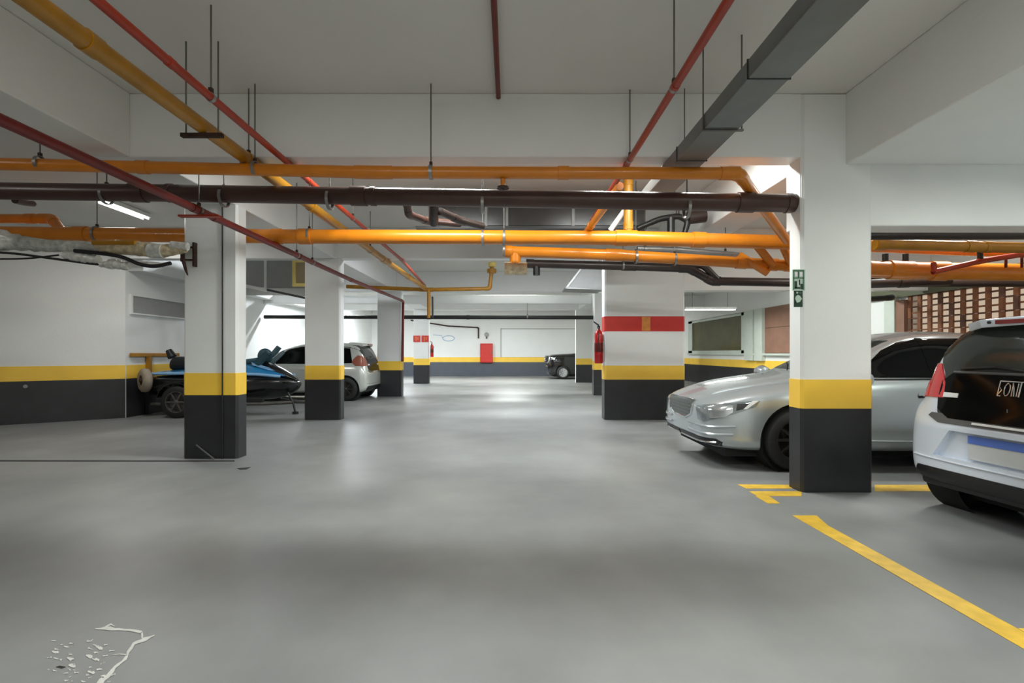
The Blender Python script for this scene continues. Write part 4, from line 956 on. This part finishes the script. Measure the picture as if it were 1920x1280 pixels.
    MB().lathe([(0, -.006), (.011, -.006), (.011, .006), (0, .006)], (.146, .225, 1.465), (1, 0, 0), 12).build('washer_jet', 'black_plastic', sp)
    ribbon(bvh, [(0, -.05, 1.12), (0, .15, 1.145), (0, .40, 1.125)], back, .009, 'wiper', 'black_plastic', t, .02)
    patch(bvh, [(0, -.55, 1.02), (0, -.5, 1.36), (0, .5, 1.36), (0, .55, 1.02)], (-1, 0, 0), 'windscreen', 'glass', t, .004, .007)
    MB().box((.35, -.66, .12), (3.6, .66, .21)).build('underbody', 'rim_dark', t)
    if not far:
        pl = MB().box((.028, -.27, .485), (.042, .27, .655)).build('number_plate', 'plate_grey', t, bevel=.003)
        MB().box((.024, -.27, .60), (.03, .27, .655)).build('plate_header', 'plate_blue', pl)
        # chrome lettering on the tailgate
        def onpanel(y, z):
            hit, nrm, _, _ = bvh.ray_cast(Vector((-2, y, z)), Vector((1, 0, 0))); return hit+Vector((-.016, 0, 0))
        em = MB()
        def bar(y0, z0, y1, z1, r=.0035):
            em.tube([onpanel(y0+(y1-y0)*k/4, z0+(z1-z0)*k/4) for k in range(5)], r, 6)
        # y grows to the left as seen from behind
        yl, yr_, zt_, zb_ = .095, -.045, 1.055, .955
        bar(yl, zt_, yr_-.022, zt_, .0045); bar(yl, zt_, yl, zb_, .0035); bar(yr_, zt_, yr_, zb_, .0045)
        bar(yl-.002, 1.02, yl-.022, .995, .003); bar(yl-.022, .995, yl-.002, .965, .003); bar(yl-.002, zb_, yl-.024, zb_, .003)
        for k in range(14):
            a0, a1 = 2*PI*k/14, 2*PI*(k+1)/14
            bar(.038+.019*math.cos(a0), 1.0+.042*math.sin(a0), .038+.019*math.cos(a1), 1.0+.042*math.sin(a1), .0035)
        bar(.008, 1.045, -.004, 1.01, .0035); bar(-.004, 1.01, -.014, .957, .0045); bar(.006, 1.04, .002, .957, .003); bar(-.028, 1.045, -.03, .957, .003)
        em.build('emblem_lettering', 'chrome', tg, True)
        hit = onpanel(0, .86); MB().box(hit+Vector((-.004, -.003, -.012)), hit+Vector((.004, .003, .012))).build('key_barrel', 'chrome', tg)
    return t
car2 = hatch('white_car', 'white hatchback at the right edge seen from behind, with dark tailgate glass', 'tail_red')
car2.location = (3.288, 3.419, 0); car2.rotation_euler = (0, 0, math.radians(6)); car2.scale = (1, .955, 1)
car3 = hatch('white_car2', 'white car parked beyond the jet ski, tail between the left pillars', 'tail_brown', True)
car3.location = (-3.70, 14.05, 0); car3.rotation_euler = (0, 0, PI)

# --- small black car at the back, nose at x=0
def black_car():
    t = thing('compact_car', 'small black car with round headlamps poking out from behind the far wall', 'car')
    st = [(0.0, .60, .28, .92, .99, .4), (.04, .70, .22, 1.0, 1.09, .5), (.12, .78, .19, 1.05, 1.15, .55), (.30, .82, .18, 1.08, 1.19, .6),
          (.7, .84, .18, 1.09, 1.21, .62), (1.2, .84, .18, 1.10, 1.23, .64), (1.5, .84, .18, 1.10, 1.27, .64), (1.8, .84, .18, 1.10, 1.46, .62), (2.1, .84, .18, 1.10, 1.60, .62), (2.6, .84, .18, 1.10, 1.63, .62),
          (3.2, .84, .18, 1.1, 1.62, .62), (3.6, .83, .2, 1.1, 1.54, .6), (3.8, .80, .24, 1.05, 1.3, .56), (3.9, .70, .32, .95, 1.08, .5)]
    cuts = [cyl(x, .31, .355, y0, y1) for x in (.72, 3.1) for y0, y1 in ((-1.1, -.55), (.55, 1.1))]
    me, bvh = loft_body(st, cuts); finish_body(me, t, 'black_car')
    for sgn in (-1, 1):
        for z, yy, r in ((.93, .56, .16),):
            c_ = bvh.ray_cast(Vector((-2, sgn*yy, z)), Vector((1, 0, 0)))[0] or Vector((.06, sgn*yy, z))
            ax = Vector((-.85, sgn*.45, .15)).normalized()
            h = MB().lathe([(r*1.2, -.03), (r*1.2, .03), (r, .045), (r*.98, .02)], c_, ax, 22).build('headlamp_ring', 'chrome', t, True)
            MB().lathe([(r*.98, .02), (r*.6, .035), (0, .04)], c_, ax, 22).build('headlamp', 'black_plastic', h, True)
        q = [(.14, sgn*.79, 1.03), (.14, sgn*.79, .92), (.32, sgn*.83, .94), (.35, sgn*.83, 1.04)]
        patch(bvh, q, (.6, -sgn*.8, 0), 'side_lamp', 'chrome', t)
        wheel(t, .72, sgn*.735, .31, .2, sgn, 'chrome', 8); wheel(t, 3.1, sgn*.735, .31, .2, sgn, 'chrome', 8)
        patch(bvh, [(1.62, sgn*.8, 1.14), (1.98, sgn*.8, 1.48), (2.45, sgn*.8, 1.54), (2.45, sgn*.8, 1.14)], (0, -sgn, 0), 'front_window', 'glass', t)
        patch(bvh, [(2.5, sgn*.8, 1.14), (2.5, sgn*.8, 1.54), (3.3, sgn*.8, 1.52), (3.5, sgn*.8, 1.15)], (0, -sgn, 0), 'rear_window', 'glass', t)
    patch(bvh, [(0, -.36, .90), (0, .36, .90), (0, .32, .62), (0, -.32, .62)], (1, 0, 0), 'grille', 'black_plastic', t)
    patch(bvh, [(0, -.68, .45), (0, .68, .45), (0, .66, .26), (0, -.66, .26)], (1, 0, 0), 'bumper_plate', 'chrome', t, .012, .014)
    for z in (.92, .60): ribbon(bvh, [(0, -.5, z), (0, .5, z)], (1, 0, 0), .03, 'grille_bar', 'chrome', t, .006)
    patch(bvh, [(1.5, -.58, 1.29), (1.5, -.54, 1.54), (1.5, .54, 1.54), (1.5, .58, 1.29)], (1, 0, 0), 'windscreen', 'glass', t)
    MB().box((.3, -.68, .12), (3.4, .68, .2)).build('underbody', 'rim_dark', t)
    return t
car4 = black_car(); car4.location = (1.76, 24.9, 0)

# ------------------------------------------------------------------ jet ski on its trailer
JX, JY, JZ = -7.25, 10.55, .0         # stern x, centre line y
def jet_ski():
    t = thing('jet_ski', 'blue and black jet ski on a trailer behind the nearest left pillar', 'jet ski', (JX, JY, .34))
    def shell(st, name, m, close_top=True):
        vs, fs = [], []; n = len(st[0][1])
        for x, pr in st:
            for (y, z) in pr: vs.append((JX+x, JY-y, z))
            for (y, z) in pr[::-1]: vs.append((JX+x, JY+y, z))
        ring = 2*n
        for i in range(len(st)-1):
            for k in range(ring):
                k2 = (k+1) % ring; fs.append((i*ring+k, i*ring+k2, (i+1)*ring+k2, (i+1)*ring+k))
        fs.append(tuple(range(ring-1, -1, -1))); fs.append(tuple((len(st)-1)*ring+k for k in range(ring)))
        o = MB().add(vs, fs).build(name, m, t, True)
        s_ = o.modifiers.new('s', 'SUBSURF'); s_.levels = 2; s_.render_levels = 2
        return o
    # hull: keel to gunwale
    H = []
    for x, w_, zk, zc, zg in ((0, .50, .36, .44, .80), (.05, .54, .33, .42, .82), (.9, .60, .29, .41, .83), (1.7, .60, .27, .41, .83), (2.3, .52, .28, .45, .82), (2.68, .36, .34, .52, .76), (2.88, .15, .48, .58, .68), (2.95, .04, .58, .61, .64)):
        H.append((x, [(.02, zk), (w_*.75, zc), (w_, (zc+zg)/2), (w_*1.03, zg)]))
    shell(H, 'hull', 'ski_black')
    # bumper gunwale strip
    def strip(z, w0, name, m, r):
        for sg_ in (-1, 1):
            MB().tube([(JX+x, JY+sg_*w_*1.05, z+dz) for x, w_, dz in ((0.02, .52, 0), (.9, .60, .01), (1.7, .60, .01), (2.3, .50, -.01), (2.66, .32, -.06))], r, 8).build(name, m, t, True)
    strip(.835, .6, 'gunwale_strip', 'ski_sky', .03)
    # deck
    Dk = []
    for x, w_, z0_, z1_, wt in ((.02, .48, .82, .90, .44), (.8, .57, .83, .92, .40), (1.3, .57, .83, 1.0, .36), (1.75, .54, .83, 1.08, .34), (2.1, .46, .83, 1.04, .28), (2.45, .34, .80, .93, .18), (2.72, .2, .75, .80, .08)):
        Dk.append((x, [(.02, z0_), (w_, z0_), (w_*.95, z0_+.04), (wt, z1_-.02), (.05, z1_)]))
    shell(Dk, 'deck', 'ski_blue')
    # black nose cover
    Ns = []
    for x, w_, z0_, z1_ in ((1.75, .30, 1.02, 1.10), (2.1, .30, .95, 1.10), (2.45, .26, .84, 1.0), (2.75, .14, .73, .82), (2.9, .05, .66, .69)):
        Ns.append((x, [(.02, z0_), (w_, z0_), (w_*.8, z1_-.03), (.05, z1_)]))
    shell(Ns, 'nose_cover', 'ski_black')
    MB().add([(JX+2.05, JY-.29, 1.06), (JX+2.40, JY-.27, .955), (JX+2.52, JY-.25, .885), (JX+2.40, JY-.29, .905), (JX+2.1, JY-.315, 1.0)], [(0, 1, 2, 3, 4)]).build('nose_stripe', 'ski_sky', t)
    # seat
    St = []
    for x, w_, z0_, z1_ in ((.30, .17, .90, 1.10), (.36, .19, .90, 1.20), (.8, .20, .90, 1.14), (1.15, .19, .95, 1.17), (1.42, .15, 1.0, 1.20)):
        St.append((x, [(.02, z0_), (w_, z0_), (w_*.92, z1_-.05), (.06, z1_)]))
    shell(St, 'seat', 'ski_seat')
    MB().tube([(JX+.30, JY-.02, 1.16), (JX+.22, JY-.02, 1.30)], [.09, .06], 10).build('seat_bolster', 'ski_seat', t, True)
    # steering
    MB().tube([(JX+1.6, JY, 1.05), (JX+1.48, JY, 1.26)], .07, 12).build('steering_column', 'ski_teal', t, True)
    for sg_ in (-1, 1):
        g_ = MB().tube(fillet([(JX+1.5, JY, 1.26), (JX+1.5, JY+sg_*.18, 1.29), (JX+1.40, JY+sg_*.38, 1.27)], .08), .022, 10).build('handlebar', 'ski_black', t, True)
        MB().tube([(JX+1.44, JY+sg_*.30, 1.28), (JX+1.40, JY+sg_*.40, 1.27)], .03, 10).build('grip', 'rubber', g_, True)
        MB().add([(JX+2.20, JY+sg_*.30, .98), (JX+2.44, JY+sg_*.38, 1.24), (JX+2.40, JY+sg_*.40, 1.31), (JX+2.10, JY+sg_*.34, 1.06),
                  (JX+2.24, JY+sg_*.24, .98), (JX+2.47, JY+sg_*.32, 1.24), (JX+2.43, JY+sg_*.34, 1.31), (JX+2.14, JY+sg_*.28, 1.06)],
                 [(0, 1, 2, 3), (7, 6, 5, 4), (0, 4, 5, 1), (1, 5, 6, 2), (2, 6, 7, 3), (3, 7, 4, 0)]).build('mirror', 'ski_teal', t, bevel=.015)
    ws = MB().tube(fillet([(JX+1.85, JY-.22, 1.06), (JX+2.2, JY-.24, 1.10), (JX+2.46, JY-.24, 1.2), (JX+2.58, JY-.2, 1.37)], .15), .055, 10).build('cowl_fin', 'ski_teal', t, True)
    MB().lathe([(0, -.10), (.12, -.06), (.16, 0), (.12, .06), (0, .10)], (JX+2.22, JY-.05, 1.18), (0, 1, 0), 16).build('instrument_pod', 'ski_teal', t, True)
    return t
jet_ski()
tr = thing('boat_trailer', 'grey trailer with worn tyres carrying the jet ski', 'trailer', (-6.0, JY, 0))
for sg_ in (-1, 1):
    MB().tube([(-7.1, JY+sg_*.42, .24), (-4.9, JY+sg_*.42, .24), (-4.45, JY+sg_*.1, .24)], .035, 8).build('frame_rail', 'grey_steel', tr, True)
    MB().box((-7.0, JY+sg_*.40-.05, .275), (-4.9, JY+sg_*.40+.05, .34)).build('bunk', 'rubber', tr)
    wheel(tr, -6.36, JY+sg_*.74, .31, .17, sg_, 'grey_steel', 6)
    fn = MB()
    vs = []
    for k in range(13):
        a = PI*(.08+.84*k/12)
        for rr_ in (.36, .375):
            for yy in (-.10, .10): vs.append((-6.36+rr_*math.cos(a), JY+sg_*.74+yy, .31+rr_*math.sin(a)))
    fs = []
    for k in range(12):
        b = 4*k; fs += [(b, b+1, b+5, b+4), (b+2, b+6, b+7, b+3), (b, b+4, b+6, b+2), (b+1, b+3, b+7, b+5)]
    fs += [(0, 2, 3, 1), (48, 49, 51, 50)]
    fn.add(vs, fs).build('mudguard', 'ski_black', tr)
MB().box((-6.40, JY-.72, .28), (-6.32, JY+.72, .33)).build('axle', 'grey_steel', tr)
MB().tube([(-4.47, JY, .24), (-4.1, JY, .24)], .035, 8).build('tow_bar', 'grey_steel', tr, True)
MB().tube([(-4.55, JY-.1, .45), (-4.42, JY-.12, .2), (-4.38, JY-.12, .03)], .02, 8).build('stand_leg', 'black_plastic', tr, True)
MB().lathe([(.0, -.05), (.06, -.05), (.06, .02), (0, .02)], (-4.38, JY-.12, .031), (0, 0, 1), 12).build('stand_foot', 'black_plastic', tr, True)
spw = thing('spare_wheel', 'dusty beige spare wheel hung at the tail of the jet ski', 'wheel', (-7.12, 10.02, .49))
cx = Vector((-7.08, 9.92, .715)); ax = Vector((-.62, -.78, 0))
MB().lathe([(.10, -.07), (.18, -.08), (.225, -.05), (.235, 0), (.225, .05), (.18, .08), (.10, .07)], cx, ax, 30, True).build('tyre', 'beige', spw, True)
MB().lathe([(.12, .04), (.11, .06), (.05, .06), (.04, .09), (0, .09)], cx, ax, 20).build('hub', 'rust', spw, True)
MB().lathe([(.12, -.05), (.05, -.06), (0, -.08)], cx, ax, 20).build('rim', 'grey_steel', spw, True)
MB().tube([cx-ax*.06, (-6.95, 10.13, .66), (-6.95, 10.13, .45)], .025, 8).build('carrier_arm', 'rust', spw, True)

hd = thing('duct_hood', 'sloped grey sheet metal hood beside the narrow pillar at right', 'duct', at(1095, 540, 12.2))
MB().extr([at(1063, 539, 12.2), at(1091, 503, 12.2), at(1128, 506, 12.2), at(1128, 541, 12.2)], (0, .7, 0)).build('hood_body', 'grey_panel', hd, bevel=.01)
MB().extr([at(1060, 539.5, 12.17), at(1089, 501.5, 12.17), at(1091.5, 503.5, 12.17), at(1064, 539.5, 12.17)], (0, .76, 0)).build('edge_flange', 'steel', hd)
MB().extr([at(1060, 538.5, 12.17), at(1130, 541, 12.17), at(1130, 543, 12.17), at(1060, 540.5, 12.17)], (0, .76, 0)).build('edge_flange', 'steel', hd)
for px in (1096, 1124):
    q = at(px, 505, 12.5); MB().tube([q, (q.x, q.y, CEIL)], .008, 8).build('hanger_rod', 'rod', hd, True)
